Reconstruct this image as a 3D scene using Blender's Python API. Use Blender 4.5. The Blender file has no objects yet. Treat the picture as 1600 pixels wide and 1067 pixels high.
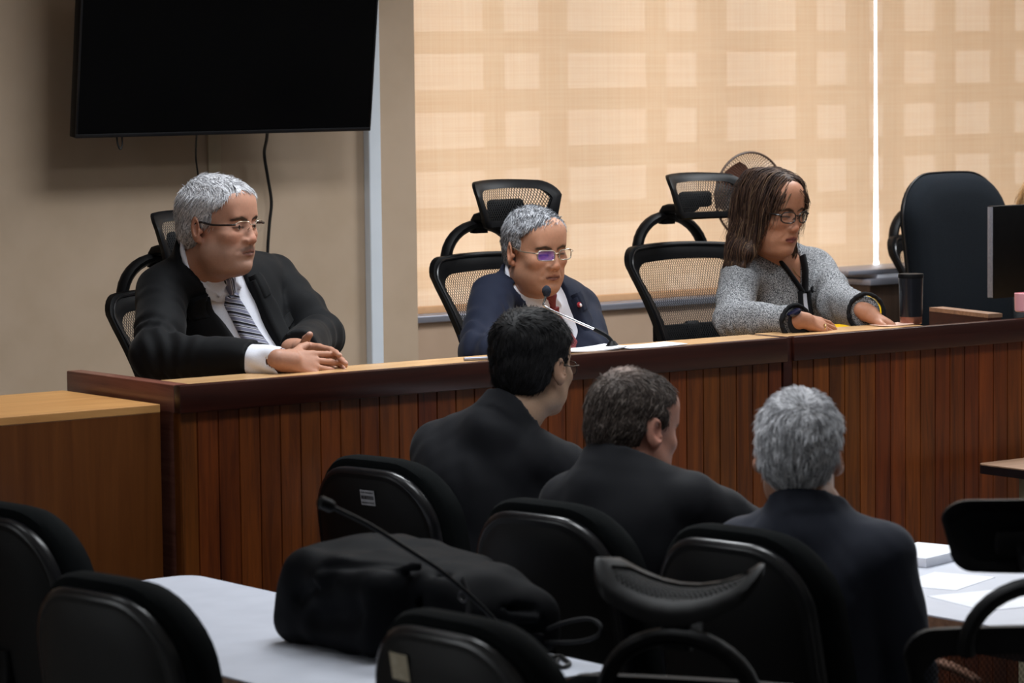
import bpy, bmesh, math, random
import numpy as np
from mathutils import Vector, Matrix
PI = math.pi
random.seed(7)
SC = bpy.context.scene
COL = SC.collection

# ------------------------------------------------------------ camera
CAM_H, FPX = 1.88, 5000.0
_a = math.radians(37.4)
_p = math.atan((533.5-115.0)/FPX)
_roll = 0.011
_fh = Vector((math.sin(_a), math.cos(_a), 0)); _up = Vector((0, 0, 1)); _rt = Vector((math.cos(_a), -math.sin(_a), 0))
FWD = _fh*math.cos(_p) - _up*math.sin(_p)
_u = _up*math.cos(_p) + _fh*math.sin(_p)
RGT = _rt*math.cos(_roll) - _u*math.sin(_roll)
UPV = _u*math.cos(_roll) + _rt*math.sin(_roll)
camd = bpy.data.cameras.new('camera'); cam = bpy.data.objects.new('camera', camd); COL.objects.link(cam)
camd.sensor_width = 36.0; camd.lens = FPX/1600*36.0
camd.clip_start = 0.1; camd.clip_end = 100
camd.dof.use_dof = True; camd.dof.focus_distance = 8.7; camd.dof.aperture_fstop = 5.6
M = Matrix((RGT, UPV, -FWD)).transposed().to_4x4(); M.translation = Vector((0, 0, CAM_H))
cam.matrix_world = M
SC.camera = cam

def at(px, py, X=None, Y=None, Z=None):
    """the point of the room that the photograph shows at (px, py) on the plane X=, Y= or Z="""
    v = FWD + RGT*((px-800)/FPX) - UPV*((py-533.5)/FPX)
    if X is not None: t = X/v.x
    elif Y is not None: t = Y/v.y
    else: t = (Z-CAM_H)/v.z
    return Vector((0, 0, CAM_H)) + v*t

# ------------------------------------------------------------ exposure, sky, lamps
SC.view_settings.view_transform = 'Standard'; SC.view_settings.look = 'None'
SC.view_settings.exposure = 0.0; SC.view_settings.gamma = 1.0
SC.view_settings.use_curve_mapping = False
w = bpy.data.worlds.new('sky'); SC.world = w; w.use_nodes = True
nt = w.node_tree; bg = nt.nodes['Background']
tc = nt.nodes.new('ShaderNodeTexCoord'); sx = nt.nodes.new('ShaderNodeSeparateXYZ'); mr = nt.nodes.new('ShaderNodeMapRange')
mr.inputs['From Min'].default_value = 0.15; mr.inputs['From Max'].default_value = 0.55
mr.inputs['To Min'].default_value = 0.06; mr.inputs['To Max'].default_value = 4.0
nt.links.new(tc.outputs['Generated'], sx.inputs[0]); nt.links.new(sx.outputs['Y'], mr.inputs['Value'])
nt.links.new(mr.outputs[0], bg.inputs['Strength']); bg.inputs['Color'].default_value = (0.93, 0.97, 1.0, 1)

def panel(name, x, y, z, sx_, sy_, power, col=(0.93, 0.97, 1.0), spread=150):
    l = bpy.data.lights.new(name, 'AREA'); l.shape = 'RECTANGLE'; l.size = sx_; l.size_y = sy_; l.energy = power; l.color = col
    l.spread = math.radians(spread)
    o = bpy.data.objects.new(name, l); COL.objects.link(o); o.location = (x, y, z); return o
panel('ceiling_light', 5.0, 6.6, 3.10, 1.2, 0.6, 42)
panel('ceiling_light', 7.6, 7.2, 3.10, 1.2, 0.6, 60)
panel('ceiling_light', 4.0, 5.0, 3.10, 1.2, 0.6, 21)
panel('ceiling_light', 6.6, 5.0, 3.10, 1.2, 0.6, 26)
panel('ceiling_light', 2.2, 6.0, 3.10, 1.2, 0.6, 5)

# ------------------------------------------------------------ materials
def lin(r, g, b): 
    f = lambda c: (c/255/12.92) if c <= 10 else ((c/255+0.055)/1.055)**2.4
    return (f(r), f(g), f(b), 1)
def new_mat(name, col, rough=0.5, spec=0.5, metal=0.0):
    m = bpy.data.materials.new(name); m.use_nodes = True
    b = m.node_tree.nodes['Principled BSDF']
    b.inputs['Base Color'].default_value = col; b.inputs['Roughness'].default_value = rough
    b.inputs['Specular IOR Level'].default_value = spec; b.inputs['Metallic'].default_value = metal
    return m
def N(m, t, **kw):
    n = m.node_tree.nodes.new('ShaderNode'+t)
    for k, v in kw.items():
        if k in n.inputs: n.inputs[k].default_value = v
        else: setattr(n, k, v)
    return n
def L(m, a, b): m.node_tree.links.new(a, b)
def BS(m): return m.node_tree.nodes['Principled BSDF']
def ramp(m, fac, stops):
    r = N(m, 'ValToRGB'); e = r.color_ramp.elements
    while len(e) < len(stops): e.new(0.5)
    for k, (p, c) in enumerate(stops): e[k].position = p; e[k].color = c
    L(m, fac, r.inputs[0]); return r.outputs[0]
def coords(m, scale=(1, 1, 1), kind='Object'):
    t = N(m, 'TexCoord'); mp = N(m, 'Mapping'); mp.inputs['Scale'].default_value = scale
    L(m, t.outputs[kind], mp.inputs[0]); return mp.outputs[0]
def bump(m, fac, strength=0.2, dist=0.002):
    b = N(m, 'Bump'); b.inputs['Strength'].default_value = strength; b.inputs['Distance'].default_value = dist
    L(m, fac, b.inputs['Height']); L(m, b.outputs[0], BS(m).inputs['Normal'])
def noisy(name, c1, c2, scale=40, rough=0.7, spec=0.3, bmp=0.0, stretch=(1, 1, 1), detail=3, bdist=0.002, metal=0):
    m = new_mat(name, c1, rough, spec, metal)
    n = N(m, 'TexNoise', Scale=scale, Detail=detail); L(m, coords(m, stretch), n.inputs['Vector'])
    L(m, ramp(m, n.outputs['Fac'], [(0.35, c1), (0.65, c2)]), BS(m).inputs['Base Color'])
    if bmp: bump(m, n.outputs['Fac'], bmp, bdist)
    return m
def wood(name, dark, light, axis='Z', scale=9, rough=0.35, planks=0.0, spec=0.5, groove=0):
    m = new_mat(name, light, rough, spec)
    st = {'Z': (6, 6, 0.35), 'X': (0.35, 6, 6), 'Y': (6, 0.35, 6)}[axis]
    v = coords(m, st)
    n = N(m, 'TexNoise', Scale=scale, Detail=6, Roughness=0.65, Distortion=0.6); L(m, v, n.inputs['Vector'])
    c = ramp(m, n.outputs['Fac'], [(0.3, dark), (0.7, light)])
    if planks:
        t = N(m, 'TexCoord'); s = N(m, 'SeparateXYZ'); L(m, t.outputs['Object'], s.inputs[0])
        d = N(m, 'Math', operation='DIVIDE'); d.inputs[1].default_value = planks; L(m, s.outputs['X'], d.inputs[0])
        fl = N(m, 'Math', operation='FLOOR'); L(m, d.outputs[0], fl.inputs[0])
        wn = N(m, 'TexWhiteNoise', noise_dimensions='1D'); L(m, fl.outputs[0], wn.inputs['W'])
        hs = N(m, 'HueSaturation'); mv = N(m, 'MapRange'); mv.inputs['To Min'].default_value = 0.78; mv.inputs['To Max'].default_value = 1.2
        L(m, wn.outputs['Value'], mv.inputs[0]); L(m, mv.outputs[0], hs.inputs['Value'])
        mh = N(m, 'MapRange'); mh.inputs['To Min'].default_value = 0.492; mh.inputs['To Max'].default_value = 0.512
        L(m, wn.outputs['Color'], mh.inputs[0]); L(m, mh.outputs[0], hs.inputs['Hue'])
        L(m, c, hs.inputs['Color']); c = hs.outputs[0]
    L(m, c, BS(m).inputs['Base Color']); return m

WALL = noisy('beige_paint', lin(184, 162, 139), lin(190, 168, 146), 6, 0.75, 0.2)
WALLP = noisy('pinkish_paint', lin(178, 152, 130), lin(184, 158, 136), 6, 0.75, 0.2)
FLOOR = noisy('terrazzo', lin(120, 118, 116), lin(165, 163, 160), 120, 0.4, 0.4)
CEIL = noisy('ceiling_tile', lin(215, 213, 208), lin(225, 223, 218), 60, 0.9, 0.2)
WHITE_TRIM = noisy('white_aluminium', lin(215, 222, 230), lin(222, 228, 236), 5, 0.45, 0.4)
SILVER = noisy('brushed_aluminium', lin(150, 152, 165), lin(165, 167, 180), 30, 0.4, 0.5, metal=0.6, stretch=(.1, 4, 4))
MAHOG = wood('mahogany_cap', lin(36, 13, 9), lin(58, 24, 16), 'X', 7, 0.28)
MAHOGY = wood('mahogany_end_lit', lin(104, 60, 50), lin(140, 90, 76), 'Y', 7, 0.26)  # cap mahogany lightened: the lit side and its sheen put into the colour
DESKTOP = wood('honey_wood_top', lin(190, 146, 100), lin(214, 174, 126), 'X', 6, 0.26)
PLANK = wood('cedar_planks', lin(72, 30, 9), lin(126, 62, 20), 'Z', 7, 0.38, planks=0.06)
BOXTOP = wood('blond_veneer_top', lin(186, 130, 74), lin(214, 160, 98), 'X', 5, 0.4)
BOXSIDE = wood('blond_veneer_shaded', lin(86, 44, 14), lin(112, 64, 26), 'Z', 5, 0.35)  # same veneer darkened: dimmer light on upright faces put into the colour
LAMINATE = noisy('white_laminate', lin(192, 196, 208), lin(198, 202, 214), 12, 0.45, 0.4)
EDGEWOOD = wood('brown_edge_band', lin(110, 80, 60), lin(150, 115, 92), 'X', 9, 0.5)
BROWNTOP = wood('brown_laminate', lin(128, 98, 76), lin(156, 124, 100), 'X', 12, 0.5)
BLACKPL = noisy('black_plastic', lin(9, 9, 11), lin(13, 13, 15), 40, 0.48, 0.13)
BLACKRIM = noisy('black_rubber_trim', lin(14, 14, 17), lin(18, 18, 22), 40, 0.30, 0.5)
BLACKSHELL = noisy('black_shell_plastic', lin(9, 9, 10), lin(12, 12, 13), 300, 0.55, 0.22, 0.15)
BLACKFAB = noisy('black_chair_fabric', lin(9, 11, 12), lin(15, 18, 19), 420, 0.95, 0.08, 0.4)
NAVYFAB = noisy('dark_blue_chair_fabric', lin(13, 17, 22), lin(20, 25, 31), 420, 0.95, 0.15, 0.4)
METALLEG = noisy('dark_grey_metal', lin(52, 52, 55), lin(60, 60, 64), 30, 0.4, 0.5, metal=0.5)
CHROME = noisy('chrome', lin(205, 205, 208), lin(215, 215, 218), 30, 0.18, 0.5, metal=1.0)
SCREEN = noisy('dark_screen', lin(5, 5, 6), lin(6, 6, 7), 3, 0.25, 0.12)
PAPER = noisy('white_paper', lin(232, 234, 242), lin(238, 240, 246), 20, 0.8, 0.2)
PINKPAPER = noisy('pale_pink_paper', lin(226, 190, 172), lin(232, 197, 180), 20, 0.8, 0.2)
YELLOW = noisy('yellow_plastic', lin(222, 172, 12), lin(232, 184, 22), 6, 0.4, 0.5)
FANBLADE = noisy('brown_fan_plastic', lin(88, 54, 44), lin(98, 62, 50), 8, 0.4, 0.5)
FANWIRE = noisy('bronze_wire', lin(70, 54, 46), lin(80, 62, 53), 8, 0.4, 0.5)
CABINET = wood('brown_cabinet_wood', lin(70, 52, 42), lin(98, 76, 62), 'Z', 5, 0.5)
PINK = noisy('pink_ceramic', lin(214, 150, 158), lin(222, 160, 168), 6, 0.4, 0.4)
TAGM = noisy('aluminium_sticker', lin(150, 150, 155), lin(175, 175, 180), 60, 0.5, 0.4)
TAGB = noisy('beige_sticker', lin(150, 140, 120), lin(168, 158, 138), 90, 0.6, 0.3)
TAGTXT = new_mat('sticker_print', lin(30, 30, 34), 0.6)
BAGFAB = noisy('black_nylon', lin(6, 7, 10), lin(10, 11, 15), 500, 0.7, 0.08, 0.2)
BAGSTRAP = noisy('black_webbing', lin(13, 13, 15), lin(24, 24, 27), 700, 0.8, 0.3, 0.3)
CORD = noisy('black_cable', lin(16, 15, 15), lin(21, 20, 20), 30, 0.5, 0.4)
TUMBLER = noisy('navy_tumbler', lin(14, 16, 22), lin(18, 20, 27), 8, 0.25, 0.5)
COPPER = noisy('copper_band', lin(140, 96, 82), lin(160, 112, 96), 10, 0.3, 0.5, metal=0.7)

def mesh_fabric(name, su, sv, hole=0.42):
    """woven chair mesh: real openings through the cloth, laid out in the cloth's own UV metres"""
    m = new_mat(name, lin(13, 13, 15), 0.7, 0.3)
    uv = N(m, 'UVMap'); s = N(m, 'SeparateXYZ'); L(m, uv.outputs[0], s.inputs[0])
    def mul(o, k): 
        q = N(m, 'Math', operation='MULTIPLY'); q.inputs[1].default_value = k; L(m, o, q.inputs[0]); return q.outputs[0]
    def op(kind, a, b):
        q = N(m, 'Math', operation=kind); L(m, a, q.inputs[0]); L(m, b, q.inputs[1]); return q.outputs[0]
    def one(kind, a):
        q = N(m, 'Math', operation=kind); L(m, a, q.inputs[0]); return q.outputs[0]
    p, q = mul(s.outputs['X'], 1/su), mul(s.outputs['Y'], 1/sv)
    def strand(o):                                # distance to the nearest diagonal thread, 0 .. 0.5
        k = N(m, 'Math', operation='PINGPONG'); k.inputs[1].default_value = 0.5; L(m, o, k.inputs[0]); return k.outputs[0]
    t = op('MINIMUM', strand(op('ADD', p, q)), strand(op('SUBTRACT', p, q)))
    g = N(m, 'Math', operation='GREATER_THAN'); g.inputs[1].default_value = hole; L(m, t, g.inputs[0])
    tr = N(m, 'BsdfTransparent'); mx = N(m, 'MixShader'); out = m.node_tree.nodes['Material Output']
    L(m, g.outputs[0], mx.inputs[0]); L(m, BS(m).outputs[0], mx.inputs[1]); L(m, tr.outputs[0], mx.inputs[2]); L(m, mx.outputs[0], out.inputs['Surface'])
    return m
MESHCLOTH = mesh_fabric('woven_mesh', 0.0090, 0.0138, 0.140)

# ------------------------------------------------------------ mesh helpers
class MB:
    def __init__(s): s.v = []; s.f = []; s.uv = {}
    def add(s, vs, fs, uvs=None):
        o = len(s.v); s.v += [tuple(p) for p in vs]
        for f in fs: s.f.append(tuple(i+o for i in f))
        if uvs is not None:
            for i, q in enumerate(uvs): s.uv[o+i] = q
    def bm(s, b, mat=None):
        b.verts.index_update()
        vs = [(mat @ x.co) if mat else x.co.copy() for x in b.verts]
        s.add(vs, [[x.index for x in f.verts] for f in b.faces]); b.free()
    def box(s, x0, x1, y0, y1, z0, z1, r=0.0, seg=2, mat=None):
        b = bmesh.new(); bmesh.ops.create_cube(b, size=1)
        for p in b.verts: p.co = Vector(((x0+x1)/2+p.co.x*(x1-x0), (y0+y1)/2+p.co.y*(y1-y0), (z0+z1)/2+p.co.z*(z1-z0)))
        if r: bmesh.ops.bevel(b, geom=list(b.edges), offset=r, segments=seg, affect='EDGES', profile=0.5)
        s.bm(b, mat); return s
    def sweep(s, pts, prof, up=(0, 0, 1), scales=None, closed=False, caps=True, twist=None):
        """prof: 2-D points (a along the side vector, b along the up vector)"""
        P = [Vector(p) for p in pts]; n = len(P); k = len(prof); U = Vector(up); vs = []
        for i in range(n):
            if closed: t = P[(i+1) % n]-P[i-1]
            else: t = P[min(i+1, n-1)]-P[max(i-1, 0)]
            t.normalize()
            if callable(up): U = Vector(up(i/(n-1), P[i]))
            a = t.cross(U)
            if a.length < 1e-5: a = t.cross(Vector((1, 0, 0)))
            a.normalize(); b = a.cross(t); b.normalize()
            if not callable(up) and False: U = b
            sc = scales[i] if scales else 1.0
            if not isinstance(sc, (tuple, list)): sc = (sc, sc)
            for q in prof: vs.append(P[i]+a*(q[0]*sc[0])+b*(q[1]*sc[1]))
        fs = []
        m = n if closed else n-1
        for i in range(m):
            j = (i+1) % n
            for c in range(k):
                d = (c+1) % k
                fs.append((i*k+c, i*k+d, j*k+d, j*k+c))
        if caps and not closed:
            fs.append(tuple(range(k-1, -1, -1))); fs.append(tuple((n-1)*k+c for c in range(k)))
        s.add(vs, fs); return s
    def tube(s, pts, r, seg=10, closed=False, scales=None):
        prof = [(r*math.cos(2*PI*i/seg), r*math.sin(2*PI*i/seg)) for i in range(seg)]
        d = Vector(pts[-1])-Vector(pts[0])
        P = [Vector(p) for p in pts]
        # parallel transport for arbitrary paths
        n = len(P); vs = []; U = None
        for i in range(n):
            t = (P[(i+1) % n]-P[i-1]) if closed else (P[min(i+1, n-1)]-P[max(i-1, 0)])
            t.normalize()
            if U is None:
                U = Vector((0, 0, 1)) if abs(t.z) < 0.9 else Vector((1, 0, 0))
            a = t.cross(U); a.normalize(); U = a.cross(t); U.normalize()
            sc = scales[i] if scales else 1
            for q in prof: vs.append(P[i]+a*q[0]*sc+U*q[1]*sc)
        fs = []
        for i in range(n if closed else n-1):
            j = (i+1) % n
            for c in range(seg): fs.append((i*seg+c, i*seg+(c+1) % seg, j*seg+(c+1) % seg, j*seg+c))
        if not closed:
            fs.append(tuple(range(seg-1, -1, -1))); fs.append(tuple((n-1)*seg+c for c in range(seg)))
        s.add(vs, fs); return s
    def lathe(s, prof, seg=24, mat=None):
        vs = []; n = len(prof)
        for (r, z) in prof:
            for i in range(seg): 
                p = Vector((r*math.cos(2*PI*i/seg), r*math.sin(2*PI*i/seg), z)); vs.append(mat @ p if mat else p)
        fs = [(i*seg+c, i*seg+(c+1) % seg, (i+1)*seg+(c+1) % seg, (i+1)*seg+c) for i in range(n-1) for c in range(seg)]
        fs.append(tuple(range(seg-1, -1, -1))); fs.append(tuple((n-1)*seg+c for c in range(seg)))
        s.add(vs, fs); return s
    def grid(s, fn, nu, nv, thick=None, uvfn=None):
        """fn(u,v) -> (point, normal); thick makes it a closed slab"""
        vs = []; uvs = []; T = thick or 0
        for side in ((0, 1) if thick else (0,)):
            for j in range(nv+1):
                for i in range(nu+1):
                    p, nn = fn(i/nu, j/nv); vs.append(Vector(p)-Vector(nn)*T*side); uvs.append(uvfn(i/nu, j/nv) if uvfn else (i/nu, j/nv))
        W = nu+1; B = W*(nv+1); fs = []
        for j in range(nv):
            for i in range(nu):
                q = (j*W+i, j*W+i+1, (j+1)*W+i+1, (j+1)*W+i); fs.append(q)
                if thick: fs.append(tuple(B+x for x in reversed(q)))
        if thick:
            loop = [i for i in range(W)]+[j*W+nu for j in range(1, nv+1)]+[nv*W+i for i in range(nu-1, -1, -1)]+[j*W for j in range(nv-1, 0, -1)]
            for a, b in zip(loop, loop[1:]+loop[:1]): fs.append((b, a, B+a, B+b))
        s.add(vs, fs, uvs); return s
    def build(s, name, mat, parent=None, smooth=True, angle=40):
        me = bpy.data.meshes.new(name); me.from_pydata(s.v, [], s.f)
        b = bmesh.new(); b.from_mesh(me); bmesh.ops.recalc_face_normals(b, faces=b.faces); b.to_mesh(me); b.free()
        if s.uv:
            ul = me.uv_layers.new(name='UVMap')
            for lp in me.loops: ul.data[lp.index].uv = s.uv.get(lp.vertex_index, (0, 0))
        for mm in (mat if isinstance(mat, (list, tuple)) else [mat]): me.materials.append(mm)
        o = bpy.data.objects.new(name, me); COL.objects.link(o)
        if smooth:
            me.polygons.foreach_set('use_smooth', [True]*len(me.polygons)); me.set_sharp_from_angle(angle=math.radians(angle))
        if parent: o.parent = parent
        return o
def tag(o, label=None, cat=None, group=None, kind=None):
    for k, v in (('label', label), ('category', cat), ('group', group), ('kind', kind)):
        if v: o[k] = v
    return o
def empty(name, loc=(0, 0, 0), rz=0):
    o = bpy.data.objects.new(name, None); COL.objects.link(o); o.location = loc; o.rotation_euler = (0, 0, rz); o.empty_display_size = 0.1; return o
def copy_tree(o, parent=None):
    c = o.copy(); COL.objects.link(c)
    if parent: c.parent = parent
    for ch in list(o.children): copy_tree(ch, c)
    return c
def rrect(wd, ht, r, n=6, cx=0, cy=0):
    P = []
    for qx, qy, a0 in ((1, 1, 0), (-1, 1, 90), (-1, -1, 180), (1, -1, 270)):
        for i in range(n+1):
            a = math.radians(a0+90*i/n); P.append((cx+qx*(wd/2-r)+r*math.cos(a), cy+qy*(ht/2-r)+r*math.sin(a)))
    return P
def smooth_path(pts, n=8, closed=False):
    P = [Vector(p) for p in pts]; out = []; k = len(P)
    rng = range(k if closed else k-1)
    for i in rng:
        if closed: a, b, c, d = P[i-1], P[i], P[(i+1) % k], P[(i+2) % k]
        else: a, b, c, d = P[max(i-1, 0)], P[i], P[i+1], P[min(i+2, k-1)]
        for j in range(n):
            t = j/n; t2 = t*t; t3 = t2*t
            out.append(0.5*((2*b)+(c-a)*t+(2*a-5*b+4*c-d)*t2+(3*b-a-3*c+d)*t3))
    if not closed: out.append(P[-1])
    return out
ELL = lambda a, b, n=12: [(a*math.cos(2*PI*i/n), b*math.sin(2*PI*i/n)) for i in range(n)]

# ------------------------------------------------------------ the setting
DAIS = 0.36
def struct(name, mb, mat, smooth=False): return tag(mb.build(name, mat, smooth=smooth), kind='structure')
struct('floor', MB().box(-3, 13, -2, 9.6, -0.1, 0.0), FLOOR)
struct('floor_dais', MB().box(3.2, 12.5, 6.80, 8.72, 0.0, DAIS), FLOOR)
struct('ceiling', MB().box(-3, 13, -2, 9.6, 3.2, 3.3), CEIL)
struct('wall_back', MB().box(-3, 6.255, 8.70, 8.95, 0, 3.2), WALL)
PX0, PX1 = 6.09, 6.255
struct('trim_1', MB().box(6.042, 6.090, 8.665, 8.70, DAIS, 3.2, 0.004), WHITE_TRIM)
WY = 8.86                                                    # window plane
SILLZ = 1.06
struct('wall_window', MB().box(6.255, 12.5, 8.80, 8.95, 0, SILLZ-0.02), WALLP)
struct('wall_lintel', MB().box(6.255, 12.5, 8.80, 8.95, 3.0, 3.2), WALL)
mb = MB(); mb.box(6.255, 12.5, 8.78, 8.95, SILLZ-0.02, SILLZ+0.004, 0.004)
struct('window_sill', mb, SILVER)
# window frame: mullions and louvre rails behind the blinds
GX = at(1368.5, 200, Y=8.84).x                              # the slit between the two blinds
SLOT = at(1368.5, 200, Y=9.06).x                            # gap added in the rails so bright sky fills the slit unbroken
mb = MB()
for px, wd in [(560, .05), (772, .05), (865, .085), (1025, .05), (1112, .10), (1260, .055), (1340, .07), (1396, .06), (1477, .055), (1566, .085), (1660, .05), (1760, .09), (1860, .05), (1960, .09)]:
    x = at(px, 150, Y=9.06).x
    mb.box(x-wd/2, x+wd/2, 9.03, 9.09, SILLZ, 3.0)
zr = at(865, 245, Y=9.06).z; pr = (at(865, 66, Y=9.06).z-zr)/2
for k in range(-4, 5):
    z = zr+pr*k-0.19*pr
    if z < SILLZ or z > 2.9: continue
    for xa, xb in ((6.0, SLOT-0.035), (SLOT+0.035, 12.5)): mb.box(xa, xb, 9.035, 9.085, z, z+0.38*pr)
struct('window_1', mb, new_mat('window_bar_paint', lin(150, 130, 112), 0.6))
t = MB().box(at(325, 250, Y=8.695).x, at(345, 250, Y=8.695).x, 8.692, 8.70, DAIS, 2.4, 0.002); struct('trim_2', t, noisy('raceway_paint', lin(190, 172, 146), lin(196, 178, 152), 8, 0.6))

# roller blinds: openwork screen cloth
def blind_mat():
    m = new_mat('screen_cloth', lin(226, 190, 150), 0.9, 0.1)
    v = coords(m, (1, 1, 1)); wv = N(m, 'TexNoise', Scale=1.0, Detail=2); L(m, coords(m, (3, 3, 260)), wv.inputs['Vector'])
    wh = N(m, 'TexNoise', Scale=1.0, Detail=2); L(m, coords(m, (260, 3, 3)), wh.inputs['Vector'])
    ad = N(m, 'Math', operation='ADD'); L(m, wv.outputs['Fac'], ad.inputs[0]); L(m, wh.outputs['Fac'], ad.inputs[1])
    hf = N(m, 'Math', operation='MULTIPLY'); hf.inputs[1].default_value = 0.5; L(m, ad.outputs[0], hf.inputs[0])
    c = ramp(m, hf.outputs[0], [(0.36, lin(237, 212, 184)), (0.64, lin(243, 223, 198))])
    df = N(m, 'BsdfDiffuse'); tl = N(m, 'BsdfTranslucent'); tp = N(m, 'BsdfTransparent')
    L(m, c, df.inputs['Color']); L(m, c, tl.inputs['Color'])
    m1 = N(m, 'MixShader'); m1.inputs[0].default_value = 0.62; L(m, df.outputs[0], m1.inputs[1]); L(m, tl.outputs[0], m1.inputs[2])
    m2 = N(m, 'MixShader'); m2.inputs[0].default_value = 0.16; L(m, m1.outputs[0], m2.inputs[1]); L(m, tp.outputs[0], m2.inputs[2])
    tp.inputs['Color'].default_value = (0.95, 0.92, 0.89, 1)
    L(m, m2.outputs[0], m.node_tree.nodes['Material Output'].inputs['Surface']); return m
BLIND = blind_mat()
BARM = noisy('blind_hem', lin(206, 160, 118), lin(212, 166, 124), 30, 0.7)
def blind(x0, x1, zb, label, lean=0.0, lean2=0.0):
    def fn(u, v):
        z = 3.02+(zb-3.02)*v
        x = x0+(x1-x0)*u + (lean*(1-u)+lean2*u)*max(0, (v-0.45))**1.6
        y = 8.842+0.004*math.sin(u*9+v*3)*v
        return Vector((x, y, z)), Vector((0, -1, 0))
    r = tag(MB().grid(fn, 30, 40, 0.0012).build('roller_blind', BLIND), label, 'blind', 'roller blinds over the windows')
    mb = MB(); p0, _ = fn(0, 1); p1, _ = fn(1, 1)
    mb.sweep([p0, p1], rrect(0.014, 0.026, 0.004, 3)); mb.build('hem_bar', BARM, r)
    mb = MB().tube([(x0, 8.842, 3.06), (x1, 8.842, 3.06)], 0.028, 14); mb.build('roller_tube', WHITE_TRIM, r)
    return r
blind(6.262, GX-0.007, SILLZ+0.018, 'wide peach roller blind behind the two seated judges and the fan', 0, -0.02)
blind(GX+0.009, 12.4, SILLZ+0.018, 'peach roller blind behind the tall black chair, right of the white gap', 0.03, 0)

# ------------------------------------------------------------ the bench
BX0, BY0, BZ, BDEP = 4.02, 6.575, 1.14, 0.55
CAPH = 0.068
JX = 6.005
LEDGE, DESKZ = 0.165, 1.062
def bench(name, x0, x1, label, left_end=True, y0=BY0, ledge_to=None):
    r = tag(empty(name, ((x0+x1)/2, y0+0.2, 0)), label, 'bench')
    def part(n, mb, mat, par=None, **k):
        o = mb.build(n, mat, **k); o.parent = par or r; o.matrix_parent_inverse = Matrix.Translation(-Vector(r.location)); return o
    # planked front with V grooves
    mb = MB(); yf = y0+0.022; pw = 0.06; x = x0+0.012
    xs = []
    k0 = math.ceil((x0+0.012)/pw)
    edges = [x0+0.012]+[k*pw for k in range(k0, int(x1/pw)+1) if x0+0.03 < k*pw < x1-0.005]+[x1-0.004]
    g = 0.0022
    prof = []
    for a, b in zip(edges[:-1], edges[1:]): prof += [(a, yf+0.006), (a+g, yf), (b-g, yf), (b, yf+0.006)]
    n = len(prof)
    vs = [(px, py, 0.0) for px, py in prof]+[(px, py, BZ-CAPH+0.004) for px, py in prof]
    fs = [(i, i+1, n+i+1, n+i) for i in range(n-1)]
    o = len(vs); vs += [(x1-0.004, yf+0.03, 0), (x0+0.012, yf+0.03, 0), (x1-0.004, yf+0.03, BZ-CAPH+0.004), (x0+0.012, yf+0.03, BZ-CAPH+0.004)]
    fs += [(n-1, o, o+2, 2*n-1), (o, o+1, o+3, o+2), (o+1, 0, n, o+3)]
    fs += [tuple(range(n))+(o, o+1), tuple(range(n, 2*n))+(o+2, o+3)]
    mb.add(vs, fs); part('front_panel', mb, PLANK, smooth=False)
    if left_end: part('end_panel', MB().box(x0+0.014, x0+0.034, yf+0.03, y0+BDEP-0.02, 0, BZ-CAPH+0.004, 0.002), MAHOGY, smooth=False)
    part('cap_rail', MB().box(x0, x1, y0, y0+0.03, BZ-CAPH, BZ, 0.0035), MAHOG)
    if left_end: part('end_rail', MB().box(x0, x0+0.045, y0+0.0301, y0+BDEP, BZ-CAPH, BZ, 0.0035), MAHOGY)
    xl = x0+(0.0452 if left_end else 0.0)
    part('ledge', MB().box(xl, ledge_to or x1, y0+0.0302, y0+LEDGE, BZ-0.034, BZ-0.0005, 0.001), DESKTOP, smooth=False)
    part('desktop', MB().box(xl, x1, y0+0.0302, y0+0.42, DESKZ-0.03, DESKZ, 0.001), DESKTOP, smooth=False)
    return r
b1 = bench('bench', BX0, JX-0.012, 'long planked judges bench with mahogany rail, left section in front of both men')
b2 = bench('bench', JX+0.022, 8.6, 'planked bench section on the right, in front of the woman and monitor', False, BY0+0.012, at(1452, 509, Z=BZ).x)
# recessed post between the sections
tag(MB().box(JX-0.0115, JX+0.0215, BY0+0.02, BY0+LEDGE-0.01, 0, BZ-0.001, 0.002).build('bench_post', MAHOG), 'narrow dark mahogany post filling the joint between the two bench sections', 'post')
# clerk's return: raised counter end
r = tag(empty('side_counter', (7.2, 6.9, DAIS)), 'dark mahogany counter return with pale wooden edge beside the tumbler', 'counter')
def put(o, r): o.parent = r; o.matrix_parent_inverse = Matrix.Translation(-Vector(r.location)); return o
A0 = at(1452, 480, Z=BZ+0.018); A1 = at(1592, 496, Z=BZ+0.018)
A1 = A1+(A0-A1)*((BY0+0.05-A1.y)/(A0.y-A1.y))
def slab(p, q, z0, z1, t):
    m = MB(); n = Vector((q.y-p.y, -(q.x-p.x), 0)).normalized()*t
    if n.x < 0: n = -n
    vs = [(*(v+o).xy, z) for z in (z0, z1) for v, o in ((p, n*0), (q, n*0), (q, n), (p, n))]
    m.add(vs, [(0, 1, 2, 3), (4, 5, 6, 7), (0, 1, 5, 4), (1, 2, 6, 5), (2, 3, 7, 6), (3, 0, 4, 7)]); return m
put(slab(A1, A0, DESKZ+0.001, BZ+0.0055, 0.045).build('panel', MAHOG, smooth=False), r)
put(slab(A1, A0, BZ+0.006, BZ+0.018, 0.05).build('top_edge', EDGEWOOD, smooth=False), r)
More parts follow.
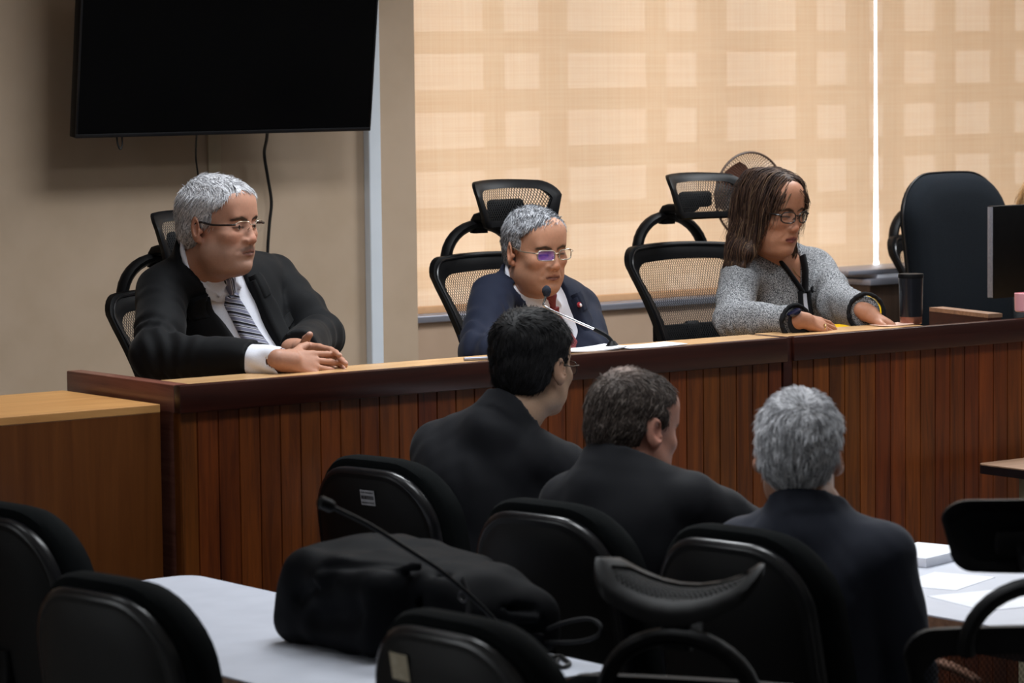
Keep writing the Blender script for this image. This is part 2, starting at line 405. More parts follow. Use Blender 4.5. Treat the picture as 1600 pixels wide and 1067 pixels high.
# blond box at the left end
BX = 3.998; BYF = 6.632; BBZ = 1.093
r = tag(empty('wooden_box', (3.4, 6.9, 0)), 'blond veneered wooden box standing against the left end of bench', 'box')
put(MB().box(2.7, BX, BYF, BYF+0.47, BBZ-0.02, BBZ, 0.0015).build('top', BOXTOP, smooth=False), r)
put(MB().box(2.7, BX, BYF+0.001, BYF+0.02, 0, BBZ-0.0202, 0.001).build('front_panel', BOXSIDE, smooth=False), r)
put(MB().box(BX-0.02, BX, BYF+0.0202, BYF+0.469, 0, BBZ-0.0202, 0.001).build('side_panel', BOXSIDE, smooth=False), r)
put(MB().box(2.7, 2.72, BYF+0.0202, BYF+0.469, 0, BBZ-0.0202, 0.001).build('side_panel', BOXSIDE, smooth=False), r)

# ------------------------------------------------------------ television and cables
def television():
    a = at(117, 216, Y=8.46); b = at(578, 204, Y=8.46)
    wd = (b-a).length; ht = wd*0.575; c = (a+b)/2
    r = tag(empty('television', c), 'large black flat television tilted forward on the beige wall', 'television')
    tl = math.radians(7.5)
    roll = math.atan2(b.z-a.z, b.x-a.x)
    R = Matrix.Rotation(-roll, 4, 'Y') @ Matrix.Rotation(tl, 4, 'X')
    def p(mb, n, m, **k):
        o = mb.build(n, m, r, **k); o.matrix_basis = R; return o
    p(MB().box(-wd/2, wd/2, 0, 0.035, 0, ht, 0.004), 'housing', BLACKPL)
    p(MB().box(-wd/2+0.008, wd/2-0.008, -0.0022, -0.0002, 0.014, ht-0.008), 'screen', SCREEN, smooth=False)
    mb = MB(); e = 0.003
    mb.box(-wd/2, wd/2, -0.004, -0.0001, 0, 0.0115, 0.001); mb.box(-wd/2, wd/2, -0.004, -0.0001, ht-0.007, ht, 0.001)
    mb.box(-wd/2, -wd/2+0.007, -0.004, -0.0001, 0.0116, ht-0.0071, 0.001); mb.box(wd/2-0.007, wd/2, -0.004, -0.0001, 0.0116, ht-0.0071, 0.001)
    p(mb, 'bezel', BLACKRIM)
    mb = MB().box(-0.2, 0.2, 0.036, 0.07, 0.15, 0.5, 0.01)
    p(mb, 'back_cover', BLACKPL)
    mb = MB(); mb.box(-0.05, 0.05, 0.06, 0.238, 0.25, 0.32, 0.004); o = mb.build('wall_bracket', METALLEG, r)
    return r
television()
def cable(name, pts, r, label):
    return tag(MB().tube(smooth_path(pts, 8), r, 8).build(name, CORD), label, 'cable')
Y0 = 8.66
cable('cable', [at(182, 208, Y=8.475), at(184, 225, Y=8.475), at(188, 233, Y=8.475), at(191, 225, Y=8.475), at(190, 208, Y=8.475)], 0.003, 'short looped cable hanging below the left end of the television')
cable('cable', [at(309, 190, Y=8.55), at(307, 215, Y=8.6), at(306, 245, Y=Y0), at(309, 270, Y=Y0), at(311, 290, Y=Y0), at(318, 360, Y=Y0), at(318, 560, Y=Y0)], 0.0028, 'thin black cable running down the wall behind grey haired man')
cable('cable', [at(418, 190, Y=8.55), at(417, 215, Y=8.6), at(413, 240, Y=Y0), at(418, 275, Y=Y0), at(424, 315, Y=Y0), at(421, 350, Y=Y0), at(418, 400, Y=Y0), at(420, 460, Y=Y0), at(416, 560, Y=Y0)], 0.0052, 'thick black cable hanging from the television right of the grey haired man')

# ------------------------------------------------------------ tables
def table(name, x0, x1, y0, y1, z, label, top, edge, thick=0.028, rad=0.05, frame=METALLEG, apron=None):
    r = tag(empty(name, ((x0+x1)/2, (y0+y1)/2, 0)), label, 'table')
    P = rrect(x1-x0, y1-y0, rad, 6)
    def prism(z0, z1, sc=0.0):
        Q = rrect(x1-x0-sc, y1-y0-sc, max(rad-sc/2, 0.002), 6); n = len(Q)
        vs = [(a, b, z0) for a, b in Q]+[(a, b, z1) for a, b in Q]
        m = MB(); m.add(vs, [tuple(range(n)), tuple(range(n, 2*n))]+[(i, (i+1) % n, n+(i+1) % n, n+i) for i in range(n)]); return m
    prism(z-thick, z-0.0035).build('edge_band', edge, r, smooth=True, angle=50)
    prism(z-0.0034, z, 0.002).build('tabletop', top, r, smooth=True, angle=50)
    hx, hy = (x1-x0)/2-0.09, (y1-y0)/2-0.12
    for sx_ in (-1, 1):
        for sy_ in (-1, 1): MB().box(sx_*hx-0.018, sx_*hx+0.018, sy_*hy-0.018, sy_*hy+0.018, 0, z-thick-0.0005, 0.004).build('leg', apron or frame, r)
    mb = MB()
    mb.box(-hx+0.0185, hx-0.0185, -hy-0.012, -hy+0.012, z-thick-0.055, z-thick-0.0005); mb.box(-hx+0.0185, hx-0.0185, hy-0.012, hy+0.012, z-thick-0.055, z-thick-0.0005)
    mb.box(-hx-0.012, -hx+0.012, -hy+0.0185, hy-0.0185, z-thick-0.055, z-thick-0.0005); mb.box(hx-0.012, hx+0.012, -hy+0.0185, hy-0.0185, z-thick-0.055, z-thick-0.0005)
    mb.build('apron', apron or frame, r, smooth=False)
    return r
TZ = 0.74
T1 = (3.225, 3.845, 4.70, 6.25)
table('table', *T1, TZ, 'long white laminate table carrying the black bag', LAMINATE, EDGEWOOD)
T2 = (4.72, 5.34, 4.30, 6.15)
table('table', *T2, TZ, 'white laminate table with papers in front of the three seated men', LAMINATE, EDGEWOOD)
TB = at(1524, 724, Z=TZ)
table('table', TB.x, TB.x+1.5, TB.y-0.75, TB.y, TZ, 'brown laminate table with black edge at right, before the planked bench', BROWNTOP, BLACKRIM, rad=0.03, apron=noisy('beige_metal', lin(150, 142, 118), lin(158, 150, 126), 9, 0.5))

# ------------------------------------------------------------ chairs
def loft(mb, rings, cap=True):
    n = len(rings[0]); vs = [p for r in rings for p in r]; fs = []
    for k in range(len(rings)-1):
        for i in range(n): fs.append((k*n+i, k*n+(i+1) % n, (k+1)*n+(i+1) % n, (k+1)*n+i))
    if cap:
        for k, rev in ((0, True), (len(rings)-1, False)):
            c = len(vs); vs.append(sum((Vector(p) for p in rings[k]), Vector())/n)
            for i in range(n): fs.append((c, k*n+(i+1) % n, k*n+i) if rev else (c, k*n+i, k*n+(i+1) % n))
    mb.add(vs, fs); return mb
def outline(w0, w1, z0, z1, r0, r1, n=8, crown=0.0):
    """rounded trapezoid in (x, z): w0 wide at the bottom z0, w1 at the top z1"""
    P = []
    for qx, qz, a0 in ((1, 1, 0), (-1, 1, 90), (-1, -1, 180), (1, -1, 270)):
        w_, z_, r_ = (w1, z1, r1) if qz > 0 else (w0, z0, r0)
        for i in range(n+1):
            a = math.radians(a0+90*i/n); P.append((qx*(w_/2-r_)+r_*math.cos(a), z_-qz*r_+r_*math.sin(a)))
    out = []
    for i in range(len(P)):                       # densify long sides
        a, b = P[i], P[(i+1) % len(P)]; d = math.hypot(b[0]-a[0], b[1]-a[1]); m = max(1, int(d/0.035))
        for j in range(m): out.append((a[0]+(b[0]-a[0])*j/m, a[1]+(b[1]-a[1])*j/m))
    if crown: out = [(x, z+crown*(1-(2*x/max(w0, w1))**2)*(1 if z > (z0+z1)/2 else 0)) for x, z in out]
    return out
def inset(P, d):
    cx = sum(p[0] for p in P)/len(P); cz = sum(p[1] for p in P)/len(P)
    hx = max(abs(p[0]-cx) for p in P); hz = max(abs(p[1]-cz) for p in P)
    return [(cx+(x-cx)*(1-d/hx), cz+(z-cz)*(1-d/hz)) for x, z in P]
def pad(mb, P, layers, S):
    """layers: (inset, depth); S(x, z, depth) -> point"""
    loft(mb, [[S(x, z, dp) for x, z in inset(P, i)] for i, dp in layers]); return mb
def star_base(root, mat, zhub=0.085, reach=0.30, gas=0.40, dz=0.0):
    MB().lathe([(0.045, zhub-0.03), (0.05, zhub-0.02), (0.045, zhub+0.03), (0.028, zhub+0.04), (0.028, zhub+0.16), (0.018, zhub+0.17), (0.018, gas)], 18).build('gas_lift', mat, root)
    for k in range(5):
        a = 2*PI*k/5+0.3; c, s = math.cos(a), math.sin(a)
        MB().sweep([(0.04*c, 0.04*s, zhub), (0.16*c, 0.16*s, zhub-0.004), (reach*c, reach*s, zhub-0.022)], rrect(0.045, 0.035, 0.012, 3), scales=[1, .85, .6]).build('base_leg', mat, root)
        m = Matrix.Translation((reach*c, reach*s, 0.027)) @ Matrix.Rotation(a+0.8, 4, 'Z') @ Matrix.Rotation(PI/2, 4, 'Y')
        MB().lathe([(0.012, -0.022), (0.026, -0.02), (0.027, 0), (0.026, 0.02), (0.012, 0.022)], 16, m).build('caster', BLACKPL, root)

def mesh_chair(label, loc, rz, hr_tilt=0.0, drop=0.0, group=None, hr_turn=0.0, padded=False):
    """high-backed office chair with woven mesh back and headrest; faces -Y at rz = 0"""
    root = tag(empty('office_chair', loc, rz), label, 'chair', group)
    D = drop
    def ydep(z): 
        t = (z-0.5)/0.475
        return 0.215-0.045*math.sin(PI*min(max(t*1.15, 0), 1))*0.8+0.105*max(t, 0)**1.7
    def S(x, z, d=0.0): return Vector((x, ydep(z)-0.62*x*x+d, z-D))
    O = outline(0.30, 0.475, 0.50, 0.978, 0.07, 0.05, 6, 0.012)
    def ring(mb, O, I, S, th, bulge=0.006):
        n = len(O)
        rings = []
        for f, d in ((0.0, 0.0), (0.0, th), (0.25, th+bulge), (0.75, th+bulge*.6), (1.0, th), (1.0, 0.0), (0.7, -bulge*.5), (0.25, -bulge)):
            rings.append([S(o[0]+(i[0]-o[0])*f, o[1]+(i[1]-o[1])*f, d) for o, i in zip(O, I)])
        n8 = len(rings); vs = [p for r in rings for p in r]
        fs = [(k*n+i, k*n+(i+1) % n, ((k+1) % n8)*n+(i+1) % n, ((k+1) % n8)*n+i) for k in range(n8) for i in range(n)]
        mb.add(vs, fs); return mb
    def squeeze(P, zt, zb, sd):
        z1 = max(p[1] for p in P); z0 = min(p[1] for p in P); out = []
        for x, z in P:
            t = (z-z0)/(z1-z0); zz = z0+zb+(z1-zt-z0-zb)*t
            hw = max(abs(q[0]) for q in P if abs(q[1]-z) < 0.03) 
            out.append((x*(1-sd/max(hw, .05)), zz))
        return out
    I = squeeze(O, 0.052, 0.05, 0.036)
    ring(MB(), O, I, S, 0.024).build('back_frame', BLACKPL, root)
    def bandmesh(P, S, name, nu=16, nv=14, off=0.008):
        # fill the opening with a fan of rings
        rings = [[S(x, z, off) for x, z in inset(P, i*0.999*min(max(abs(p[0]) for p in P), 1)/nv)] for i in range(nv)]
        n = len(P); vs = []; uvs = []
        cx = 0; cz = sum(p[1] for p in P)/n
        for i in range(nv+1):
            f = 1-i/nv
            for x, z in P:
                xx = x*f; zz = cz+(z-cz)*f
                vs.append(S(xx, zz, off)); uvs.append((xx, zz))
        fs = [(k*n+i, k*n+(i+1) % n, (k+1)*n+(i+1) % n, (k+1)*n+i) for k in range(nv) for i in range(n)]
        m = MB(); m.add(vs, fs, uvs); return m.build(name, MESHCLOTH, root)
    bandmesh(inset(I, -0.006), S, 'back_mesh')
    # piping line inside the frame edge, lumbar bar, spine
    pts = [S(x, z, -0.007) for x, z in inset(O, 0.010)]
    MB().tube(pts, 0.0035, 6, closed=True).build('piping', BLACKRIM, root)
    MB().sweep([S(x, 0.715, 0.045) for x in np.linspace(-0.17, 0.17, 9)], rrect(0.012, 0.05, 0.005, 3)).build('lumbar_bar', BLACKPL, root)
    MB().sweep(smooth_path([(0, 0.02, 0.40-D), (0, 0.25, 0.39-D), (0, 0.31, 0.48-D), (0, 0.255, 0.70-D), (0, 0.262, 0.735-D)], 5), rrect(0.06, 0.03, 0.01, 3), up=(0, 1, 0.3)).build('spine', BLACKPL, root)
    # yoke over the back
    arch = [(0.135*math.cos(a), 0.352+0.02*math.sin(a), 0.955+0.115*math.sin(a)-D) for a in np.linspace(-0.12, PI+0.12, 19)]
    MB().sweep(arch, ELL(0.016, 0.021, 10), up=(0, 1, 0)).build('yoke', BLACKPL, root)
    # headrest
    HC = Vector((0, 0.275, 1.065-D))
    R = Matrix.Rotation(hr_turn, 3, 'Z') @ Matrix.Rotation(hr_tilt, 3, 'X')
    def SH(x, z, d=0.0):
        t = (z-0.065)/0.065
        p = Vector((x, -0.075-2.3*x*x+0.030*t*t*(1 if t > 0 else 0.35)+0.012*t+d, z))
        return HC+R @ p
    HO = outline(0.27, 0.305, 0.0, 0.135, 0.035, 0.04, 6, 0.008)
    HI = squeeze(HO, 0.026, 0.022, 0.026)
    ring(MB(), HO, HI, SH, 0.016, 0.004).build('headrest_frame', BLACKPL, root)
    if padded: pad(MB(), inset(HI, -0.006), [(0.02, -0.006), (0.004, 0.0), (0.0, 0.008), (0.004, 0.016), (0.02, 0.020)], SH).build('headrest_pad', BLACKFAB, root)
    else: bandmesh(inset(HI, -0.005), SH, 'headrest_mesh', off=0.006)
    mb = MB()
    mb.sweep(smooth_path([(0, 0.372, 1.045-D), (0, 0.36, 1.09-D), HC+R @ Vector((0, 0.0, 0.03)), HC+R @ Vector((0, -0.04, 0.055))], 4), rrect(0.055, 0.03, 0.01, 3), up=(0, 1, 0.6))
    m = Matrix.Translation(HC) @ R.to_4x4()
    mb.box(-0.065, 0.065, -0.052, -0.028, 0.035, 0.085, 0.012, 2, m)
    mb.build('headrest_post', BLACKPL, root)
    # seat, arms, base
    P = rrect(0.50, 0.47, 0.11, 6)
    loft(MB(), [[(x*(1-i), y*(1-i)-0.02, z-D) for x, y in P] for i, z in ((.06, .405), (0, .42), (0, .455), (.03, .475), (.12, .482))]).build('seat', BLACKFAB, root)
    for sx_ in (-1, 1):
        MB().sweep(smooth_path([(sx_*0.24, 0.05, 0.40-D), (sx_*0.30, 0.06, 0.42-D), (sx_*0.305, 0.05, 0.56-D), (sx_*0.30, 0.03, 0.625-D)], 5), rrect(0.05, 0.022, 0.008, 3), up=(1, 0, 0.2)).build('arm_post', BLACKPL, root)
        mb = MB().box(sx_*0.30-0.04, sx_*0.30+0.04, -0.12, 0.13, 0.6255-D, 0.655-D, 0.012, 3); mb.build('armrest', BLACKPL, root)
    star_base(root, BLACKPL, gas=0.404-D)
    return root

def task_chair(label, loc, rz, sticker=None, group=None, lean=9.0, txt=True, drop=0.0):
    """fabric task chair with a moulded plastic back shell; faces -Y at rz = 0"""
    root = tag(empty('task_chair', loc, rz), label, 'chair', group)
    tl = math.tan(math.radians(lean)); D = drop
    def S(x, z, d=0.0): return Vector((x, 0.235+tl*(z-0.62)-0.55*x*x+d, z-D))
    O = outline(0.42, 0.40, 0.50, 0.955, 0.10, 0.13, 9, 0.012)
    OC = outline(0.455, 0.435, 0.49, 0.978, 0.11, 0.145, 9, 0.012)
    mb = MB(); pad(mb, OC, [(0.10, -0.062), (0.03, -0.058), (0.008, -0.042), (0, -0.016), (0.0, 0.012), (0.006, 0.024), (0.02, 0.030)], S); mb.build('back_cushion', BLACKFAB, root)
    mb = MB(); pad(mb, O, [(0.0, 0.0305), (0.0, 0.042), (0.005, 0.050), (0.014, 0.053)], S); mb.build('shell_rim', BLACKRIM, root, angle=80)
    mb = MB(); pad(mb, inset(O, 0.0142), [(0, 0.0535), (0.004, 0.050), (0.012, 0.0545), (0.06, 0.060), (0.13, 0.062)], S); mb.build('back_shell', BLACKSHELL, root, angle=80)
    if sticker:
        (x0, x1, z0, z1, mt) = sticker
        f = lambda u, v: (S(x0+(x1-x0)*u, z0+(z1-z0)*v, 0.0625), Vector((0, 1, 0)))
        st = MB().grid(f, 6, 4, 0.0008).build('asset_tag', mt, root, smooth=False)
        if txt:
            mb = MB(); rnd = random.Random(3)
            # illegible printed lines of a property tag
            for k, (za, zb) in enumerate(((0.80, 0.88), (0.40, 0.64), (0.12, 0.22))):
                u = 0.06
                while u < 0.9:
                    w_ = rnd.uniform(0.03, 0.10); u2 = min(u+w_, 0.94)
                    q = [S(x0+(x1-x0)*(1-a), z0+(z1-z0)*b, 0.0632) for a, b in ((u, za), (u2, za), (u2, zb), (u, zb))]
                    mb.add(q, [(0, 1, 2, 3)]); u = u2+rnd.uniform(0.015, 0.04)
            mb.build('print', TAGTXT, st, smooth=False)
    MB().sweep(smooth_path([(0, 0.05, 0.40-D), (0, 0.27, 0.39-D), (0, 0.335, 0.45-D), (0, 0.30, 0.60-D), (0, 0.30, 0.68-D)], 5), rrect(0.075, 0.028, 0.01, 3), up=(0, 1, 0.3)).build('spine', BLACKPL, root)
    P = rrect(0.48, 0.46, 0.12, 6)
    loft(MB(), [[(x*(1-i), y*(1-i)-0.02, z-D) for x, y in P] for i, z in ((.05, .405), (0, .42), (0, .455), (.03, .478), (.12, .488))]).build('seat', BLACKFAB, root)
    star_base(root, BLACKPL, gas=0.404-D)
    return root

def place(px, py, z, back=(0, 0.31), rz=PI/2, **k):
    """floor spot of a chair whose back top (at local offset 'back') the photo shows at (px, py), z high"""
    p = at(px, py, Z=z); c, s = math.cos(rz), math.sin(rz)
    return (p.x-(c*back[0]-s*back[1]), p.y-(s*back[0]+c*back[1]), 0)
G = 'black task chairs in the audience rows'
RZ = PI/2
task_chair('black task chair with silver sticker behind the dark haired man', place(578, 718, .985, rz=RZ+0.16), RZ+0.16, (-0.045, 0.0, 0.882, 0.918, TAGM), G)
task_chair('black task chair behind the balding man, between two other chairs', place(842, 787, .985, rz=RZ+0.16), RZ+0.16, None, G)
task_chair('black task chair directly behind the grey haired man in dark suit', place(1138, 828, .985, rz=RZ+0.14), RZ+0.14, None, G)
task_chair('black task chair at lower left, in front of the white table corner', place(152, 905, .985, rz=RZ+0.14), RZ+0.14, None, G)
task_chair('black task chair cut by the left picture edge, below the wooden box', place(-10, 790, .985, rz=RZ+0.12), RZ+0.12, None, G)
task_chair('black task chair with beige sticker in front of the black bag', place(694, 965, .985, rz=RZ+0.08), RZ+0.08, (0.06, 0.11, 0.872, 0.918, TAGB), G, txt=False)

GM = 'mesh backed office chairs'
mesh_chair('mesh office chair behind the grey haired man with striped tie', (4.695, 7.36, DAIS), 0.10, 0.0, 0.055, GM)
mesh_chair('mesh office chair with headrest behind the man in red tie', (5.745, 7.31, DAIS), -0.02, 0.0, 0.0, GM)
mesh_chair('mesh office chair with headrest beside the woman in tweed jacket', (6.49, 7.31, DAIS), 0.0, 0.0, 0.0, GM)
p = at(1395, 410, Y=8.25)
mesh_chair('black mesh chair mostly hidden behind the tall fabric chair at the window', (p.x+0.24, 7.98, DAIS), 0.1, 0.0, 0.06, GM)
def place_hr(px, py, z, rz):
    p = at(px, py, Z=z); c, s_ = math.cos(rz), math.sin(rz); return (p.x+s_*0.26, p.y-c*0.26, 0)
mesh_chair('nearest mesh chair in lower middle with its headrest tilted far back', place_hr(1084, 946, 0.94, 2.15), 2.15, -1.38, 0.165, GM)
mesh_chair('mesh office chair at the lower right edge seen from behind', place_hr(1614, 842, 1.03, 2.5), 2.5, 0.0, 0.105, GM, padded=True)

# tall black fabric chair by the monitor
def exec_chair():
    a = at(1417, 400, Y=7.5); b = at(1572, 400, Y=7.5); top = at(1492, 271, Y=7.5); cx = (a.x+b.x)/2; wd = (b.x-a.x)
    root = tag(empty('executive_chair', (cx, 7.22, DAIS), 0.0), 'tall black fabric chair with rounded top left of the monitor', 'chair')
    zt = top.z-DAIS
    def S(x, z, d=0): return Vector((x, 0.24+0.12*(z-0.5)-0.25*x*x+d, z))
    O = outline(wd*0.94, wd*1.0, 0.50, zt-0.012, 0.12, 0.14, 9, 0.012)
    mb = MB(); pad(mb, O, [(0.14, -0.052), (0.07, -0.054), (0.025, -0.043), (0.006, -0.024), (0, 0), (0.004, 0.025), (0.02, 0.04), (0.08, 0.05)], S); mb.build('backrest', NAVYFAB, root)
    mb = MB().tube([S(x, z, 0.004) for x, z in inset(O, -0.003)], 0.004, 6, closed=True); mb.build('piping', BLACKRIM, root)
    P = rrect(0.52, 0.48, 0.12, 6)
    loft(MB(), [[(x*(1-i), y*(1-i)-0.02, z) for x, y in P] for i, z in ((.05, .405), (0, .42), (0, .475), (.03, .505), (.12, .515))]).build('seat', NAVYFAB, root)
    MB().sweep([(0, 0.1, 0.40), (0, 0.30, 0.42), (0, 0.315, 0.62)], rrect(0.08, 0.025, 0.01, 3), up=(0, 1, 0.3)).build('spine', BLACKPL, root)
    for sx_ in (-1, 1):
        MB().sweep(smooth_path([(sx_*0.22, -0.1, 0.40), (sx_*0.29, -0.1, 0.45), (sx_*0.29, -0.06, 0.66), (sx_*0.28, 0.16, 0.66), (sx_*0.255, 0.22, 0.60)], 5), rrect(0.04, 0.03, 0.01, 3), up=(1, 0, 0.2)).build('armrest', BLACKPL, root)
    star_base(root, BLACKPL, gas=0.404)
exec_chair()

# yellow plastic chair behind the woman's arm
def yellow_chair():
    p = at(1350, 459, Y=7.75)
    root = tag(empty('plastic_chair', (p.x-0.045, 7.55, DAIS), -0.15), 'bright yellow plastic chair back showing behind the left sleeve of the woman', 'chair')
    zt = p.z-DAIS
    def S(x, z, d=0): return Vector((x, 0.17+0.22*(z-0.45)-0.7*x*x+d, z))
    O = outline(0.27, 0.22, 0.60, zt-0.015, 0.06, 0.09, 8, 0.02)
    mb = MB(); pad(mb, O, [(0.03, -0.004), (0.0, 0.0), (0.0, 0.012), (0.03, 0.014)], S); mb.build('backrest', YELLOW, root)
    P = rrect(0.40, 0.40, 0.08, 6)
    loft(MB(), [[(x*(1-i), y*(1-i)-0.02, z) for x, y in P] for i, z in ((.03, .435), (0, .44), (0, .452), (.04, .455))]).build('seat', YELLOW, root)
    for sx_ in (-1, 1):
        MB().sweep([(sx_*0.10, 0.14, 0.44), (sx_*0.095, 0.185, 0.64)], rrect(0.02, 0.02, 0.004, 2)).build('back_post', METALLEG, root)
        for sy_ in (-1, 1): MB().tube([(sx_*0.15, sy_*0.14-0.02, 0.435), (sx_*0.19, sy_*0.19-0.02, 0.0)], 0.011, 10).build('leg', METALLEG, root)
yellow_chair()

# ------------------------------------------------------------ fan
def fan():
    c = at(1172, 306, Y=8.12); top = at(1172, 238, Y=8.12); Rr = (top.z-c.z)
    root = tag(empty('fan', (c.x, 8.24, DAIS)), 'bronze wire pedestal fan with brown blades behind the woman', 'fan')
    c0 = Vector((0, -0.12, c.z-DAIS)); rot = Matrix.Rotation(-0.06, 3, 'Z')
    def at_(r, a, y): return c0+rot @ Vector((r*math.cos(a), y, r*math.sin(a)))
    mb = MB()
    mb.tube([at_(Rr, 2*PI*i/48, 0) for i in range(48)], 0.0042, 8, closed=True)
    for rr, yy in ((0.66, -0.043), (0.36, -0.052)): mb.tube([at_(Rr*rr, 2*PI*i/48, yy) for i in range(48)], 0.0016, 6, closed=True)
    mb.build('guard_ring', FANWIRE, root)
    for nm, sg in (('front_guard', -1), ('rear_guard', 1)):
        mb = MB()
        for k in range(84):
            a = 2*PI*k/84
            P = [at_(Rr*f, a+0.25*(1-f)*0, sg*0.055*(1-f**3.0)) for f in (0.22, 0.45, 0.7, 0.88, 1.0)]
            mb.tube(P, 0.0009, 4)
        mb.build(nm, FANWIRE, root)
    mb = MB()
    m = Matrix.Translation(c0) @ rot.to_4x4() @ Matrix.Rotation(PI/2, 4, 'X')
    mb.lathe([(0.001, 0.062), (Rr*0.2, 0.058), (Rr*0.23, 0.05), (Rr*0.23, 0.046), (0.001, 0.046)], 24, m); mb.build('guard_badge', noisy('pale_badge', lin(190, 192, 200), lin(205, 207, 214), 6, 0.4), root)
    for k in range(3):
        a0 = 2.30+2*PI*k/3
        def fn(u, v):
            r = Rr*(0.18+0.70*v); w_ = 0.30+0.30*math.sin(PI*min(v*0.9+0.1, 1))
            a = a0+(u-0.5)*w_*1.9
            return at_(r, a, 0.016*(u-0.5)*2), rot @ Vector((0, -1, 0))
        MB().grid(fn, 8, 10, 0.0025).build('blade', FANBLADE, root)
    mb = MB(); mb.lathe([(0.001, -0.03), (Rr*.19, -0.028), (Rr*.19, 0.03), (0.001, 0.034)], 20, m); mb.build('hub', FANBLADE, root)
    mb = MB(); mb.lathe([(0.03, -0.14), (0.055, -0.13), (0.055, -0.058), (0.03, -0.056)], 20, m); mb.build('motor_housing', FANWIRE, root)
    q = c0+rot @ Vector((0, 0.1, 0))
    MB().tube([(q.x, q.y, 0.03), (q.x, q.y, c0.z-0.03)], 0.014, 12).build('pole', FANWIRE, root)
    MB().lathe([(0.17, 0), (0.17, 0.012), (0.05, 0.03), (0.018, 0.05)], 28, Matrix.Translation((q.x, q.y, 0))).build('base', FANWIRE, root)
fan()

# ------------------------------------------------------------ things on and behind the bench
def microphone_judge():
    b = at(957, 544, Z=BZ)
    root = tag(empty('microphone', (b.x, b.y, BZ)), 'chrome gooseneck microphone on the bench in front of red tie man', 'microphone')
    o = Vector((b.x, b.y, BZ)); Yh = b.y+0.10
    MB().lathe([(0.017, 0), (0.019, 0.006), (0.014, 0.012), (0.007, 0.02)], 18).build('base', BLACKPL, root)
    P = [o+Vector((0, 0, 0.016)), at(948, 525, Y=b.y+0.012), at(928, 514, Y=b.y+0.03)]
    MB().tube([p-o for p in smooth_path(P, 6)], 0.0055, 10).build('flexible_neck', BLACKPL, root)
    P2 = [P[-1], at(900, 502, Y=b.y+0.05), at(868, 488, Y=b.y+0.08), at(850, 478, Y=Yh), at(851, 470, Y=Yh), at(853, 461, Y=Yh)]
    MB().tube([p-o for p in smooth_path(P2, 6)], 0.0036, 10).build('gooseneck', CHROME, root)
    h = at(854, 455, Y=Yh)-o
    MB().lathe([(0.002, -0.016), (0.008, -0.013), (0.0125, -0.002), (0.012, 0.007), (0.006, 0.014), (0.001, 0.016)], 16, Matrix.Translation(h)).build('windscreen', noisy('black_foam', lin(30, 34, 44), lin(42, 46, 56), 300, 0.9, 0.2, 0.4), root)
microphone_judge()
def sheet(name, corners, z, label, mat, curl=0.0, thick=0.0008, n=8, group=None):
    a, b, c, d = [at(x, y, Z=z) for x, y in corners]
    cen = (a+b+c+d)/4
    def fn(u, v):
        p = (a*(1-u)+b*u)*(1-v)+(d*(1-u)+c*u)*v
        q = p-Vector((cen.x, cen.y, z)); q.z = thick+curl*(2*u-1)**2*(0.4+v)
        return q, Vector((0, 0, 1))
    o = MB().grid(fn, n, n, thick).build(name, mat); o.location = (cen.x, cen.y, z); return tag(o, label, 'paper', group)
def stack_sheet(name, x0, x1, y0, y1, z, label, mat, curl=0, rz=0.0, thick=0.0012):
    def fn(u, v): return Vector(((u-.5)*(x1-x0), (v-.5)*(y1-y0), thick+curl*(2*u-1)**2)), Vector((0, 0, 1))
    o = MB().grid(fn, 8, 6, thick).build(name, mat); o.location = ((x0+x1)/2, (y0+y1)/2, z); o.rotation_euler.z = rz; return tag(o, label, 'paper')
p = at(918, 547, Z=BZ); stack_sheet('paper_sheet', p.x-0.115, p.x+0.095, p.y-0.05, p.y+0.055, BZ, 'white paper sheets left of the gooseneck microphone base', PAPER, 0.006, -0.05, 0.003)
p = at(1010, 541, Z=BZ); stack_sheet('paper_sheet', p.x-0.10, p.x+0.11, p.y-0.045, p.y+0.05, BZ, 'white paper lying on the bench right of the microphone base', PAPER, 0.002, 0.03, 0.0015)
p = at(1402, 508, Z=BZ); stack_sheet('paper_sheet', p.x-0.07, p.x+0.05, p.y-0.02, p.y+0.045, BZ, 'pale pink paper under the left hand of the woman', PINKPAPER, 0.002, 0.06, 0.0015)
p = at(747, 563, Z=BZ); 
tag(MB().tube([(p.x-0.035, p.y+0.014, BZ+0.0045), (p.x+0.03, p.y-0.006, BZ+0.0045)], 0.0045, 10, scales=None).build('pen', SILVER), 'slim silver pen on the bench ledge beside the dark haired man', 'pen')
def tumbler():
    b = at(1431, 506, Z=BZ); t = at(1431, 428, Y=b.y); h = t.z-BZ; r_ = 0.036
    root = tag(empty('tumbler', (b.x, b.y+0.02, BZ)), 'tall dark tumbler with copper base standing on the bench rail', 'cup')
    MB().lathe([(r_*0.86, 0), (r_*0.9, 0.002), (r_*0.92, 0.021)], 28).build('base', COPPER, root)
    MB().lathe([(r_*0.93, 0.0212), (r_, h*0.85), (r_*1.01, h-0.012)], 28).build('body', TUMBLER, root)
    MB().lathe([(r_*1.04, h-0.0118), (r_*1.05, h-0.004), (r_*1.0, h), (r_*0.8, h-0.001)], 28).build('lid', BLACKPL, root)
tumbler()
